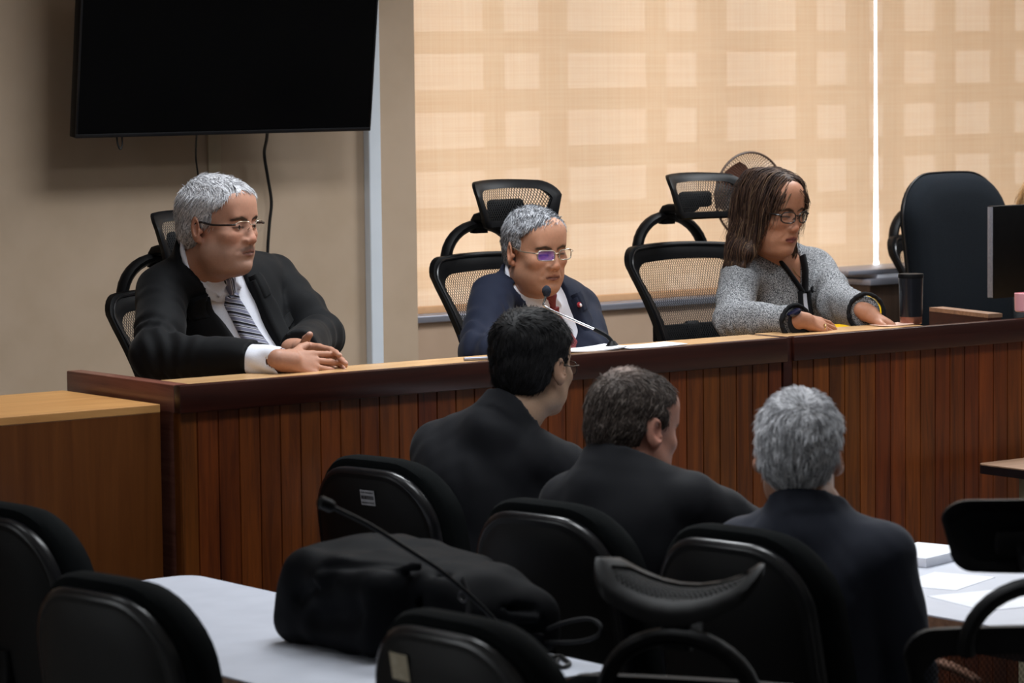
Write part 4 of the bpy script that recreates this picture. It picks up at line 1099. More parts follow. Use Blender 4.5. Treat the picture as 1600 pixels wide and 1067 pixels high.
def short_hair(hd, root, region, thick, tones, weights, flow, length=.022, count=5200, width=.0011, seed=3, h=.0035, jitter=.09, lift=.12, rise=.08, extra=None, tint=None):
    """cap of hair over the skull, kept where region(local) < 0, with strands following flow(local)"""
    f = SDF(); t = thick
    f.u(hd.e((0, .020, .040), (.0775+t*.8, .0985+t, .0845+t)), .02).u(hd.e((0, -.03, .050), (.068+t*.7, .071+t*.6, .056+t)), .03)
    f.u(hd.e((0, .055, -.015), (.062+t*.6, .058+t*.6, .060)), .03)
    if extra: extra(f)
    R = Prim(lambda P: region(hd.loc(P))*hd.k, hd.c, 1.0); f.i(R, .008)
    rs = np.random.RandomState(seed)
    f.disp.append(wrinkle(.0016, 90, seed))
    lo = hd.c-.17*hd.k; hi = hd.c+.17*hd.k
    V, F = polygonise(f, lo, hi, h); V = relax(V, F, 1, .4)
    C = shade_pick(rs, len(V), tones, weights)*.8
    Nn = surf_normals(f, V); q = hd.loc(V); out = np.einsum('ij,ij->i', Nn, (V-hd.c)) > 0
    cand = np.nonzero(out)[0]; pick = rs.choice(cand, min(count, len(cand)*3), replace=True)
    r0 = V[pick]+rs.normal(size=(len(pick), 3))*h*.5; fl = flow(q[pick])@hd.M.T
    nn = Nn[pick]; fl = fl-nn*np.einsum('ij,ij->i', fl, nn)[:, None]; fl /= np.linalg.norm(fl, axis=1)[:, None]+1e-9
    cs = shade_pick(rs, len(pick), tones, weights)
    if tint is not None:
        for arr, qq in ((cs, q[pick]), (C, q)):
            w_ = (tint[4]*np.exp(-(np.linalg.norm(qq-np.array(tint[:3]), axis=1)/tint[3])**2))[:, None]; arr[:] = arr*(1-w_)+np.array(tint[5])*w_
    V2, F2, C2 = strands('x', r0-nn*.002, fl+nn*rise, length, width, cs, root, seed=seed, normals=nn, jitter=jitter, lift=lift)
    return np_mesh('hair', np.concatenate([V, V2]), np.concatenate([F, F2+len(V)]), HAIRM, root, vv(root.location), np.concatenate([C, C2]))

def spectacles(hd, root, rim, lens, half=(.024, .016), rimless=False, y=-.106, z=-.002, arm=1.15, rr=.0014, lens2=None, square=.5, down=0.0):
    o = vv(root.location); mb = MB()
    def pt(x, yy, zz): return Vector(hd.w(x, yy, zz)-o)
    def shape(sx, a):
        c, s_ = math.cos(a), math.sin(a); n = 2/(1-square*.55)
        ex = half[0]*math.copysign(abs(c)**(2/n), c); ez = half[1]*math.copysign(abs(s_)**(2/n), s_)
        X = sx*.0335+ex; return pt(X, y+abs(X)**2*4.2, z+ez)
    g = root
    for sx in (-1, 1):
        P = [shape(sx, 2*PI*i/28) for i in range(28)]
        if not rimless: mb.tube(P, rr*hd.k, 8, closed=True)
        else: mb.tube([shape(sx, a) for a in np.linspace(.15*PI, .85*PI, 12)], rr*hd.k*.7, 6)
    mb.tube([pt(x, y+.001-.002*math.cos(x*150), z+.006) for x in np.linspace(-.0105, .0105, 7)], rr*hd.k, 8)
    for sx in (-1, 1): mb.tube([pt(sx*.009, y+.004, z-.002), pt(sx*.010, y+.010, z-.008)], rr*hd.k*.7, 6)
    fr = mb.build('spectacles', rim, root)
    mt = MB()
    for sx in (-1, 1):
        mt.tube(smooth_path([pt(sx*.0575, y+.014, z+.007), pt(sx*.068, y+.020, z+.007), pt(sx*.078, -.04, z+.006), pt(sx*.0815, .004, z+.012), pt(sx*.079, .028, z-.004)], 5), rr*hd.k*arm, 8)
    mt.build('temple_arm', DARKRIM if rimless else rim, fr)
    for sx in (-1, 1):
        m = MB(); c = sum((shape(sx, 2*PI*i/28) for i in range(28)), Vector())/28; vs = [c]+[shape(sx, 2*PI*i/28) for i in range(28)]
        m.add(vs, [(0, 1+i, 1+(i+1) % 28) for i in range(28)]); m.build('lens', (lens2 if lens2 and sx < 0 else lens), fr)
    return fr
def eyes(hd, root, down=0.0, side=0.0):
    o = vv(root.location)
    for sx in (-1, 1):
        c = hd.w(sx*.0315, -.0800+.0034*min(down*2, 1), .0002-.0020*min(down*2, 1))-o; r = .0105*hd.k
        look = nrm(hd.M@np.array([side, -1, -down])); R = Vector(look).to_track_quat('Z', 'Y').to_matrix().to_4x4(); m = Matrix.Translation(Vector(c)) @ R
        w_ = MB().lathe([(r*math.sin(a)+1e-5, -r*math.cos(a)) for a in np.linspace(0.02, PI-.02, 14)], 18, m).build('eye', EYEW, root)
        MB().lathe([(r*math.sin(a)+1e-5, r*1.012*math.cos(a)) for a in np.linspace(.62, .01, 6)], 16, m).build('iris', IRIS, w_)

class Torso:
    """seated torso and arms; all joints in room coordinates"""
    def __init__(s, neck, shR, shL, pelvis, chest=(.17, .125), belly=(.17, .14), lean=None, bd=None):
        s.neck, s.shR, s.shL, s.pel = [np.asarray(x, float) for x in (neck, shR, shL, pelvis)]
        s.chest, s.belly = chest, belly
        mid = (s.shR+s.shL)/2; s.mid = mid; s.up = nrm(mid-s.pel); s.lf = nrm(s.shL-s.shR); s.lf = nrm(s.lf-s.up*(s.lf@s.up)); s.fw = np.cross(s.lf, s.up)
        s.M = np.stack([s.lf, -s.fw, s.up], 1); s.H = np.linalg.norm(mid-s.pel)
        s.half = np.linalg.norm(s.shL-s.shR)/2
    def p(s, x, fw, z): return s.pel+s.lf*x+s.fw*fw+s.up*(z*s.H)
    def solid(s, f, g=0.0, sh=.058, k=.06, slope=.030):
        c, b = s.chest, s.belly
        f.u(ell(s.p(0, .005, .66), (c[0]+g, c[1]+g, .21+g), s.M), k)
        f.u(ell(s.p(0, .025, .28), (b[0]+g, b[1]+g, .20+g), s.M), k)
        f.u(ell(s.p(0, .0, .02), (b[0]+.01+g, b[1]-.015+g, .14+g), s.M), k)
        for S_ in (s.shR, s.shL):
            f.u(cap(s.mid+s.up*(slope)+(s.neck-s.mid)*.25, S_, sh+g, sh*.93+g), k*.8)
            f.u(cap(s.neck-s.up*.035-s.fw*.012, S_*.80+s.neck*.20-s.up*.005, .046+g, .050+g), k)
        f.u(ell(s.p(0, -.012, .90), (c[0]*.92+g, .105+g, .10+g), s.M), k)
        return f
    def prim(s, inset, sh=.058):
        g = SDF(); s.solid(g, 0, sh); return Prim(lambda P: g(P, .4)+inset, s.p(0, 0, .5), .55)
    def sleeve(s, f, S_, E_, W_, r=(.066, .056, .044), k=.022, g=0.0, mid=None):
        f.u(cap(S_, E_, r[0]+g, r[1]+g), k); d = nrm(W_-E_); f.u(halved(cap(E_, W_+d*.03, r[1]*1.02+g, r[2]*.98+g), (d, W_)), .02); return f
def project(f, o, d, dist=.6, steps=60):
    """march points o along d onto the surface f=0"""
    t = np.zeros(len(o)); d = np.broadcast_to(d, o.shape)
    for _ in range(steps):
        P = o+d*t[:, None]; v = np.concatenate([f(P[i:i+300], .5) for i in range(0, len(P), 300)]); t += np.clip(v, -.02, .05)*.85
        if np.abs(v).max() < 2e-4: break
    return o+d*np.minimum(t, dist)[:, None]
def patch(name, f, T, L_edge, R_edge, mat, root, off=.003, thick=.005, nu=8, nv=20, start=.45, smoothing=0, flare=None):
    """cloth laid on the front of surface f between two edges given as lists of torso (x, z) points"""
    def res(E):
        E = np.array(E, float); s_ = np.concatenate([[0], np.cumsum(np.linalg.norm(np.diff(E, axis=0), axis=1))]); t = np.linspace(0, s_[-1], nv+1)
        return np.stack([np.interp(t, s_, E[:, 0]), np.interp(t, s_, E[:, 1])], 1), t
    A, ta = res(L_edge); B_, tb = res(R_edge); u = np.linspace(0, 1, nu+1)
    Q = A[:, None]*(1-u[None, :, None])+B_[:, None]*u[None, :, None]; Q = Q.reshape(-1, 2)
    o = T.pel+Q[:, :1]*T.lf+Q[:, 1:]*T.H*T.up+start*T.fw
    P = project(f, o, -T.fw)
    nn = surf_normals(f, P, .004); W = nu+1
    prof = np.tile(np.minimum(1, 5*np.minimum(u, 1-u)+.35), nv+1)
    if flare is not None: prof = prof*np.tile(1+flare*u, nv+1)
    top = P+nn*(off+thick*prof)[:, None]; bot = P-nn*.006
    V = np.concatenate([top, bot]); n = W*(nv+1)
    uv = np.concatenate([np.stack([Q[:, 0], Q[:, 1]*T.H], 1)]*2)
    Fq = []
    for j in range(nv):
        for i in range(nu): q = (j*W+i, j*W+i+1, (j+1)*W+i+1, (j+1)*W+i); Fq.append(q); Fq.append(tuple(n+x for x in reversed(q)))
    loop = [i for i in range(W)]+[j*W+nu for j in range(1, nv+1)]+[nv*W+i for i in range(nu-1, -1, -1)]+[j*W for j in range(nv-1, 0, -1)]
    for a, b in zip(loop, loop[1:]+loop[:1]): Fq.append((b, a, n+a, n+b))
    m = MB(); m.add([Vector(x) for x in V-vv(root.location)], Fq, [tuple(x) for x in uv]); return m.build(name, mat, root, angle=60)
def halved(p, *planes):
    pl = [(nrm(n), np.asarray(q, float)) for n, q in planes]
    def d(P):
        o = p.d(P)
        for n, q in pl: o = np.maximum(o, (P-q)@n)
        return o
    return Prim(d, p.c, p.R)
def limit(P_list, pad_): 
    A = np.array(P_list); return A.min(0)-pad_, A.max(0)+pad_

def mean_fw(T): a = T.fw.copy(); a[2] = 0; return nrm(a)
def arm_wrinkles(T, E_, S_, W_, amp, seed):
    rs = np.random.RandomState(seed); a1 = nrm(E_-S_); a2 = nrm(W_-E_); ph = rs.uniform(0, 6, 4); g = rs.normal(size=(2, 3))
    def f(P):
        o = np.zeros(len(P))
        for ax, c, r_, p_, q in ((a1, (S_+E_)/2+a1*.05, .11, ph[0], g[0]), (a2, E_+a2*.05, .09, ph[1], g[1])):
            d = P-c; t = d@ax; w_ = np.exp(-(t/r_)**2)*np.exp(-(np.linalg.norm(d-t[:, None]*ax, axis=1)/.11)**4)
            o += w_*np.sin(t*62+p_+(d@q)*30+2.2*np.sin((d@g[0])*24+t*20+p_))
        return -amp*o
    return f
def legs(root, T, mat, knee=.43, floor=0.0, seat=None):
    f = SDF(); F = mean_fw(T); pz = T.pel.copy(); sk = T.lf.copy()
    for s_, sp in ((-1, .10), (1, .10)):
        hip = pz+sk*s_*.09-np.array([0, 0, .04]); kn = pz+sk*s_*sp*1.2+F*knee; kn[2] = hip[2]+.01; an = kn+F*.03+sk*s_*.01; an[2] = floor+.10
        f.u(cap(hip, kn, .082, .062), .04); f.u(cap(kn, an, .060, .050), .03)
    f.u(ell(pz-np.array([0, 0, .03]), (.17, .15, .10), T.M), .05)
    lo, hi = limit([pz+F*(knee+.1), pz-F*.2, pz+sk*.3, pz-sk*.3, np.array([pz[0], pz[1], floor+.06])], .06)
    sdf_obj('trousers', f, lo, hi, .011, mat, root)
    g = SDF()
    for s_ in (-1, 1):
        a = pz+sk*s_*.13+F*(knee+.02); a[2] = floor+.055; b = a+F*.15; b[2] = floor+.035
        g.u(cap(a, b, .048, .034), .01)
    g.s(wedge([((0, 0, 1), (0, 0, floor+.004))], (pz[0], pz[1], floor), 1.0), .004)
    sdf_obj('shoes', g, *limit([pz+F*(knee+.2)+sk*.2, pz+F*(knee-.08)-sk*.2], .05)[:0] or (lambda A: (np.array([A.min(0)[0], A.min(0)[1], floor-.02]), np.array([A.max(0)[0], A.max(0)[1], floor+.14])))(np.array([pz+F*(knee+.30)+sk*.25, pz+F*(knee+.30)-sk*.25, pz+F*(knee-.15)+sk*.25, pz+F*(knee-.15)-sk*.25])), .009, BLACKPL, root)

def body(root, hd, T, arms, hands, colour, h=.003, neck=(.058, .066), neck_off=(0, .022, -.075), chest=None):
    f = SDF()
    for S_, E_, W_ in arms:
        f.u(cap(S_, E_, .040, .036), .02); f.u(cap(E_, W_, .036, .026), .02)
    f.u(cap(T.shR, T.shL, .045), .03); f.u(cap(T.mid-T.up*.05, T.pel, .085, .10), .05)
    f.u(cap(T.mid+T.up*.01, T.neck, .062, neck[1]), .02)
    nt_ = hd.w(*neck_off); f.u(cap(T.neck, nt_, neck[1], neck[0]), .03)
    if chest is not None: f.u(T.prim(chest, .052), .015)
    hd.build(f); nails = []
    for hk in hands: nails += hand(f, **hk)
    pts = [hd.c+.15, hd.c-.15, T.pel, T.shR, T.shL]+[p for a in arms for p in a]+[np.asarray(k['W'])+nrm(k['fd'])*.2 for k in hands]
    lo, hi = limit(pts, .11)
    def col(V):
        C = colour(V)
        for c, r in nails:
            d = np.linalg.norm(V-c, axis=1); w_ = np.clip((r*1.15-d)/(r*.4), 0, 1)[:, None]*.55; C = C*(1-w_)+np.array([.62, .40, .34])*w_
        return C
    return sdf_obj('body', f, lo, hi, h, SKIN, root, col, 1)

def ring_collar(T, c, up, fw, lf, r, a0, a1, drop, n=22, rise=0.0, wide=1.0):
    P = []
    for a in np.linspace(a0, a1, n):
        P.append(c+lf*(r*wide*math.sin(a))+fw*(r*math.cos(a))-up*(drop*(0.5+0.5*math.cos(a)))+up*rise)
    return P
def suit(root, hd, T, arms, mat, v_top=.062, v_apex=.20, v_off=0.0, neck_r=.066, shirt=True, tie=None, lapel=True, seed=1, h=.0065, amp=.0022, sleeve=(.070, .060, .049), cuffs=(1, 1), collar_rise=.0, shoulder=.060, folds=(), folds_amp=.0044, sh_k=.010, tie_w=(.030, .044), shirt_mat=None, back_vent=False, collar_fw=.012, vcut=False, stand=True, ctilt=.30, leaf=True, shirt_rise=0.0):
    up, fw, lf = T.up, T.fw, T.lf; sm = shirt_mat or SHIRT
    nb = T.neck.copy()
    nax = nrm(nrm(hd.w(0, .022, -.075)-T.neck)*.6+T.up*.6)
    f = SDF(); T.solid(f, 0, shoulder); ft = SDF(); T.solid(ft, 0, shoulder)
    for a, b, r0, r1, k in folds:
        (f.s if r0 < 0 else f.u)(cap(a, b, abs(r0), abs(r1)), k)
    # collar: a stand round the neck with a turned-down leaf
    cfw = nrm(fw-nax*(fw@nax)); tilt = nrm(nax+cfw*ctilt); cl = max(0, ctilt-.3)*.14; rise = .018+collar_rise
    if stand:
        f.u(halved(cap(nb-nax*.045, nb+nax*(.05+cl), neck_r+.018, neck_r+.006), (tilt, nb+nax*rise)), .03)
        f.u(halved(cap(nb-nax*.07, nb+nax*(.05+cl), neck_r+.028, neck_r+.011), (tilt, nb+nax*(rise-.004)), (-nax-cfw*.2, nb-nax*(.030-rise*.3))), .003)
    ft.ops += f.ops[-2:] if stand else []
    f.s(cap(nb+nax*.0+cfw*.004, nb+nax*.15+cfw*.006, neck_r, neck_r+.004), .005)
    xk = float((nb-T.pel)@lf)*.9+v_off*.1
    def vplanes(top, grow=0.0):
        ap = T.p(v_off, 0, v_apex); e1 = nrm(T.p(xk+top, 0, 1.08)-ap); e2 = nrm(T.p(xk-top, 0, 1.08)-ap)
        n1 = lf*(e1@up)-up*(e1@lf); n2 = -lf*(e2@up)+up*(e2@lf)
        return [(n1, ap+n1*grow), (n2, ap+n2*grow), (-fw, T.p(0, -.005, .5)), (up, T.p(0, 0, 1.25))]
    cV = T.p(0, .1, .65)
    if shirt or vcut: f.s(wedge(vplanes(v_top), cV, .45), .003)
    for (S_, E_, W_), c in zip(arms, cuffs): T.sleeve(f, S_, E_, W_-nrm(W_-E_)*(c if c else 0), sleeve, sh_k)
    f.disp.append(wrinkle(amp, 22, seed)); f.disp.append(wrinkle(amp*.5, 48, seed+9)); ft.disp += f.disp[:2]
    for i, (S_, E_, W_) in enumerate(arms): f.disp.append(arm_wrinkles(T, E_, S_, W_, folds_amp, seed+20+i))
    pts = [T.pel+lf*.22, T.pel-lf*.22, T.neck+up*.06]+[p for a in arms for p in a]+[T.p(0, .18, .3), T.p(0, -.18, .3), T.p(0, 0, -.2)]
    lo, hi = limit(pts, .10)
    jk = sdf_obj('jacket', f, lo, hi, h, mat, root)
    s = SDF(); s.u(T.prim(.009, shoulder), .002)
    if shirt:
        g = SDF(); g.u(T.prim(.009, shoulder), .002)
        g.u(cap(nb-nax*.06, nb+nax*.02, neck_r-.004, neck_r-.006), .03)
        g.i(wedge(vplanes(v_top, .035), cV, .5), .002)
        cf = cfw; kb = nb+cf*.006
        tl2 = nrm(nax+cf*(ctilt+.10))
        g.u(halved(cap(kb-nax*.05, kb+nax*(.06+cl), neck_r+.006, neck_r-.004), (tl2, kb+nax*(.026+collar_rise+shirt_rise)), (-tl2, kb-nax*.018)), .004)
        g.u(halved(cap(kb-nax*.05, kb+nax*(.06+cl), neck_r+.0125, neck_r-.001), (tl2, kb+nax*(.022+collar_rise+shirt_rise)), (-tl2, kb-nax*.008)), .002)
        for sx in (-1, 1):                                   # collar wings
            a = kb+cf*(neck_r+.004)-nax*.012+lf*sx*.010; b = a+lf*sx*.030-nax*.036+cf*.004; c_ = kb+cf*neck_r*.70+lf*sx*neck_r*.78-nax*.006
            for t in np.linspace(0, 1, 7): g.u(cap(a*(1-t)+c_*t, b*(1-t)+(c_-nax*.012)*t, .0050, .0042), .004)
        fr = kb+cf*(neck_r+.01)-nax*.012
        g.s(wedge([(lf*.94+nax*.34, fr+lf*.004-nax*.03), (-lf*.94+nax*.34, fr-lf*.004-nax*.03), (-cf, fr-cf*.05)][:0] or [(nrm(lf-nax*.25), fr+lf*.004), (nrm(-lf-nax*.25), fr-lf*.004), (-cf, fr-cf*.045), (-nax, fr-nax*.010)], fr, .1), .002)
        g.s(cap(kb+nax*.0, kb+nax*.14+cf*.004, neck_r-.006, neck_r-.008), .004)
        lo2, hi2 = limit([T.p(.14, .2, .1), T.p(-.14, -.02, .1), T.neck+up*.09+lf*.1, T.neck-lf*.1+fw*.1], .05)
        sdf_obj('shirt', g, lo2, hi2, .0042, sm, root)
        s = g
        if tie is not None:
            kc = kb+cf*(neck_r+.006)-nax*.026; zk = float((kc-T.pel)@up)/T.H; x0 = float((kc-T.pel)@lf)
            xa = v_off
            z1 = v_apex-.05
            def cx(z): return x0+(xa-x0)*(zk-z)/(zk-z1)
            zs = np.linspace(zk-.06, z1, 8)
            wd = lambda z: tie_w[0]*.62+(tie_w[1]-tie_w[0]*.62)*((zk-z)/(zk-z1))**.8
            tb = patch('tie', s, T, [(cx(z)-wd(z), z) for z in zs], [(cx(z)+wd(z), z) for z in zs], tie, root, .004, .008, 8, 26)
            kn = SDF()
            kn.u(cap(kc+up*.014+lf*.010, kc+up*.014-lf*.010, .0125), .004).u(cap(kc+up*.010, kc-up*.018, .016, .0105), .008)
            kn.s(cap(kc+fw*.05, kc+fw*.051, .028), .004)
            V, F = polygonise(kn, kc-.045, kc+.045, .0022); o = np_mesh('knot', V, F, tie, tb, vv(root.location))
            ul = o.data.uv_layers.new(name='UVMap'); co = V-T.pel; uvv = np.stack([co@lf*.6-co@up*.8, co@lf*.8+co@up*.6], 1); li = np.empty(len(o.data.loops), np.int32); o.data.loops.foreach_get('vertex_index', li); ul.data.foreach_set('uv', uvv[li].astype(np.float32).ravel())
        for (S_, E_, W_), c in zip(arms, cuffs):
            if c:
                q = SDF(); d_ = nrm(W_-E_); q.u(cap(W_-d_*(c+.03), W_+d_*.004, .043, .0375), .004); q.s(wedge([(-d_, W_-d_*.0)], W_, .2), .003); q.s(cap(W_-d_*.02, W_+d_*.05, .033), .003); q.disp.append(wrinkle(.0012, 60, seed+3))
                sdf_obj('shirt_cuff', q, *limit([W_-d_*(c+.04), W_+d_*.02], .06), .0035, sm, root)
    if lapel and shirt:
        hw = lambda z: v_top*(z-v_apex)/(1.08-v_apex); cz = lambda z: v_off+(xk-v_off)*(z-v_apex)/(1.08-v_apex)
        for sx in (-1, 1):
            zt = 1.0; zn = .84; zb = max(v_apex+.02, .05)
            inner = [(cz(z)+sx*(hw(z)+.001), z) for z in (zt, zn, .6, .4, zb)]
            outer = [(cz(zt)+sx*(hw(zt)+.030), zt), (cz(zn)+sx*(hw(zn)+.064), zn-.01), (cz(.6)+sx*(hw(.6)+.054), .60), (cz(.4)+sx*(hw(.4)+.036), .40), (cz(zb)+sx*(hw(zb)+.008), zb)]
            patch('lapel', ft, T, inner, outer, mat, root, .005, .011, 8, 30)
            co = [(cz(1.03)+sx*(hw(1.03)+.006), 1.03), (cz(1.0)+sx*(hw(1.0)+.008), 1.0), (cz(.88)+sx*(hw(.88)+.012), .885)]
            ce = [(cz(1.03)+sx*(hw(1.03)+.038), 1.03), (cz(1.0)+sx*(hw(1.0)+.048), 1.0), (cz(.88)+sx*(hw(.88)+.050), .90)]
            if leaf: patch('collar_leaf', ft, T, co, ce, mat, root, .006, .013, 6, 14)
        px_ = cz(.66)+hw(.66)+.064                           # breast pocket welt on the left chest
        patch('pocket_welt', ft, T, [(px_, .665), (px_, .715)], [(px_+.062, .690), (px_+.062, .740)], mat, root, .003, .006, 6, 4)
    return ft, s

def person(loc, label, group=None):
    return tag(empty('person', loc), label, 'person', group)
A_ = lambda px, py, Y: vv(at(px, py, Y=Y))
AX = lambda px, py, X: vv(at(px, py, X=X))


# ---- grey haired judge with striped tie
def judge_striped():
    hd = Head(A_(343, 352, 7.12), (.355, -.934, -.02), 1.0, 0.0, 1.04, jowl=.70, nose=1.10, low=1.01)
    c = hd.c; root = person((c[0]-.02, 7.38, DAIS), 'grey haired person in black suit and striped tie, hands clasped on the bench')
    shR, shL = A_(254, 456, 7.22), A_(428, 438, 7.30)
    neck = A_(322, 414, 7.19)
    T = Torso(neck, shR, shL, np.array([(shR[0]+shL[0])/2+.115, 7.23, .885]), (.180, .130), (.19, .175))
    eR = A_(246, 556, 7.02); wR = A_(441, 565, 6.685)
    eL = A_(500, 524, 7.14); wL = A_(466, 545, 6.87)
    arms = [(shR, eR, wR), (shL, eL, wL)]
    base = lin(176, 129, 107)[:3]
    hands = [dict(W=A_(449, 563, 6.68), fd=(1, .02, -.16), nd=(-.10, -.86, .50), side=1, curls=[(.02, .12, .08), (.03, .14, .10), (.05, .18, .12), (.06, .22, .15)], spread=.09, scale=.98, thumb_in=.1),
             dict(W=A_(467, 547, 6.85), fd=(.22, -.95, -.10), nd=(.80, .2, .55), side=-1, curls=[(.1, .2, .15), (.1, .2, .15), (.1, .25, .2), (.15, .3, .2)], scale=.97, thumb_in=-.2)]
    body(root, hd, T, arms, hands, hd.colour(base, lin(138, 92, 82)[:3], lin(34, 29, 27)[:3], lin(150, 132, 122)[:3], .34, mous=(*lin(70, 58, 54)[:3], .6)), .003, (.062, .068), (0, .020, -.078))
    suit(root, hd, T, arms, SUITBLACK, .070, -.30, .012, .070, True, STRIPE, True, 5, .0065, .0022, (.072, .062, .050), (.085, 0), .004, .066, tie_w=(.032, .043), ctilt=.75)
    def region(q):
        x, y, z = np.abs(q[:, 0]), q[:, 1], q[:, 2]
        front = -.046-y-.95*np.maximum(z-.045, 0)
        low = np.where(y > .03, -.074-.15*(y-.03), np.where(y > -.012, -.005, .028+.55*(-y-.012)))
        side = low-z
        burn = np.maximum(np.maximum(-y-.032, y+.008), -.036-z)
        return np.minimum(np.maximum(front, side), np.where(x > .05, np.maximum(burn, z-.05), 1.0))
    tones = [lin(226, 226, 230)[:3], lin(192, 192, 197)[:3], lin(150, 150, 154)[:3], lin(104, 104, 108)[:3]]
    short_hair(hd, root, region, .008, tones, [4, 4, 2, 1], combed, .017, 7000, .0011, 3)
    spectacles(hd, root, GLASSRIM, LENS, (.024, .0155), True, -.109, .000, arm=2.0)
    eyes(hd, root, .02, .15)
    legs(root, T, SUITBLACK, floor=DAIS, knee=.35)
def combed(q, part=.02):
    d = np.zeros_like(q); top = np.clip((q[:, 2]-.06)/.05, 0, 1)
    d[:, 1] = .55*(1-top)-.65*top; d[:, 2] = -1.0*(1-top)-.05; d[:, 0] = .30*top*np.sign(q[:, 0]+part); return d
judge_striped()

# ---- judge in navy suit with red tie, looking down
def judge_red():
    hd = Head(A_(837, 391, 7.15), (-.07, -.995, -.10), .96, 0.02, 1.0, jowl=.25, nose=1.08)
    c = hd.c; root = person((c[0], 7.38, DAIS), 'person in navy suit and red tie looking down behind the microphone')
    shR, shL = A_(770, 465, 7.22), A_(901, 482, 7.29)
    neck = A_(826, 447, 7.20)
    T = Torso(neck, shR, shL, np.array([(shR[0]+shL[0])/2+.065, 7.24, .875]), (.165, .125), (.175, .16))
    eR = A_(752, 552, 7.02); wR = A_(838, 572, 6.72); eL = A_(925, 552, 7.10); wL = A_(885, 612, 7.06)
    arms = [(shR, eR, wR), (shL, eL, wL)]
    base = lin(182, 133, 107)[:3]
    hands = [dict(W=A_(846, 571, 6.715), fd=(.8, -.1, -.12), nd=(-.1, -.5, .85), side=1, curl=.25, scale=.93), dict(W=A_(883, 615, 7.06), fd=(-.8, -.05, -.5), nd=(.1, -.5, .85), side=-1, curl=.25, scale=.93)]
    body(root, hd, T, arms, hands, hd.colour(base, lin(128, 80, 72)[:3], lin(66, 56, 50)[:3], lin(110, 88, 78)[:3], .12, lid=.9), .003, (.060, .066))
    f, s = suit(root, hd, T, arms, SUITNAVY, .080, -.15, .0, .068, True, REDSILK, True, 15, .0065, .0022, (.067, .060, .050), (0, 0), .004, .062, tie_w=(.026, .038), ctilt=.60)
    _q = A_(906, 478, 7.12)-T.pel; pin = project(f, (T.p(_q@T.lf, .4, (_q@T.up)/T.H))[None], -T.fw)[0]; n = surf_normals(f, pin[None])[0]
    R = Vector(n).to_track_quat('Z', 'Y').to_matrix().to_4x4(); o = Vector(pin+n*.010-vv(root.location))
    pn = MB().lathe([(.001, .004), (.0072, .004), (.0082, .007), (.0072, .010), (.001, .011)], 16, Matrix.Translation(o) @ R).build('lapel_pin', noisy('red_enamel', lin(150, 40, 48), lin(165, 52, 58), 8, .3), root); pn['label'] = 'small red and white lapel pin'
    MB().lathe([(.0005, .0112), (.0055, .0112), (.004, .0125), (.0005, .0128)], 12, Matrix.Translation(o+R.to_3x3() @ Vector((.001, -.002, 0))) @ R).build('emblem', noisy('pale_enamel', lin(215, 205, 205), lin(225, 216, 216), 8, .3), pn)
    def region(q):
        x, y, z = np.abs(q[:, 0]), q[:, 1], q[:, 2]
        front = -.042-y-1.5*np.maximum(z-.036, 0)
        low = np.where(y > .03, -.062-.15*(y-.03), np.where(y > -.012, .004, .036+.7*(-y-.012)))
        burn = np.maximum(np.maximum(-y-.028, y+.006), -.024-z)
        return np.minimum(np.maximum(front, low-z), np.where(x > .05, np.maximum(burn, z-.05), 1.0))
    tones = [lin(200, 202, 208)[:3], lin(160, 162, 168)[:3], lin(112, 114, 120)[:3], lin(74, 76, 80)[:3]]
    def side_part(q):
        d = combed(q, .03); top = np.clip((q[:, 2]-.07)/.04, 0, 1); d[:, 0] = d[:, 0]*(1-top)-.9*top; d[:, 1] -= .2*top; return d
    short_hair(hd, root, region, .006, tones, [3, 4, 3, 2], side_part, .018, 6500, .0011, 13, jitter=.06, rise=.04, lift=.06)
    spectacles(hd, root, GLASSRIM, LENS, (.0255, .0150), False, -.113, .001, arm=1.2, rr=.0016, lens2=LENSP, square=1.0)
    eyes(hd, root, .5, .0)
    legs(root, T, SUITNAVY, floor=DAIS, knee=.35)
judge_red()

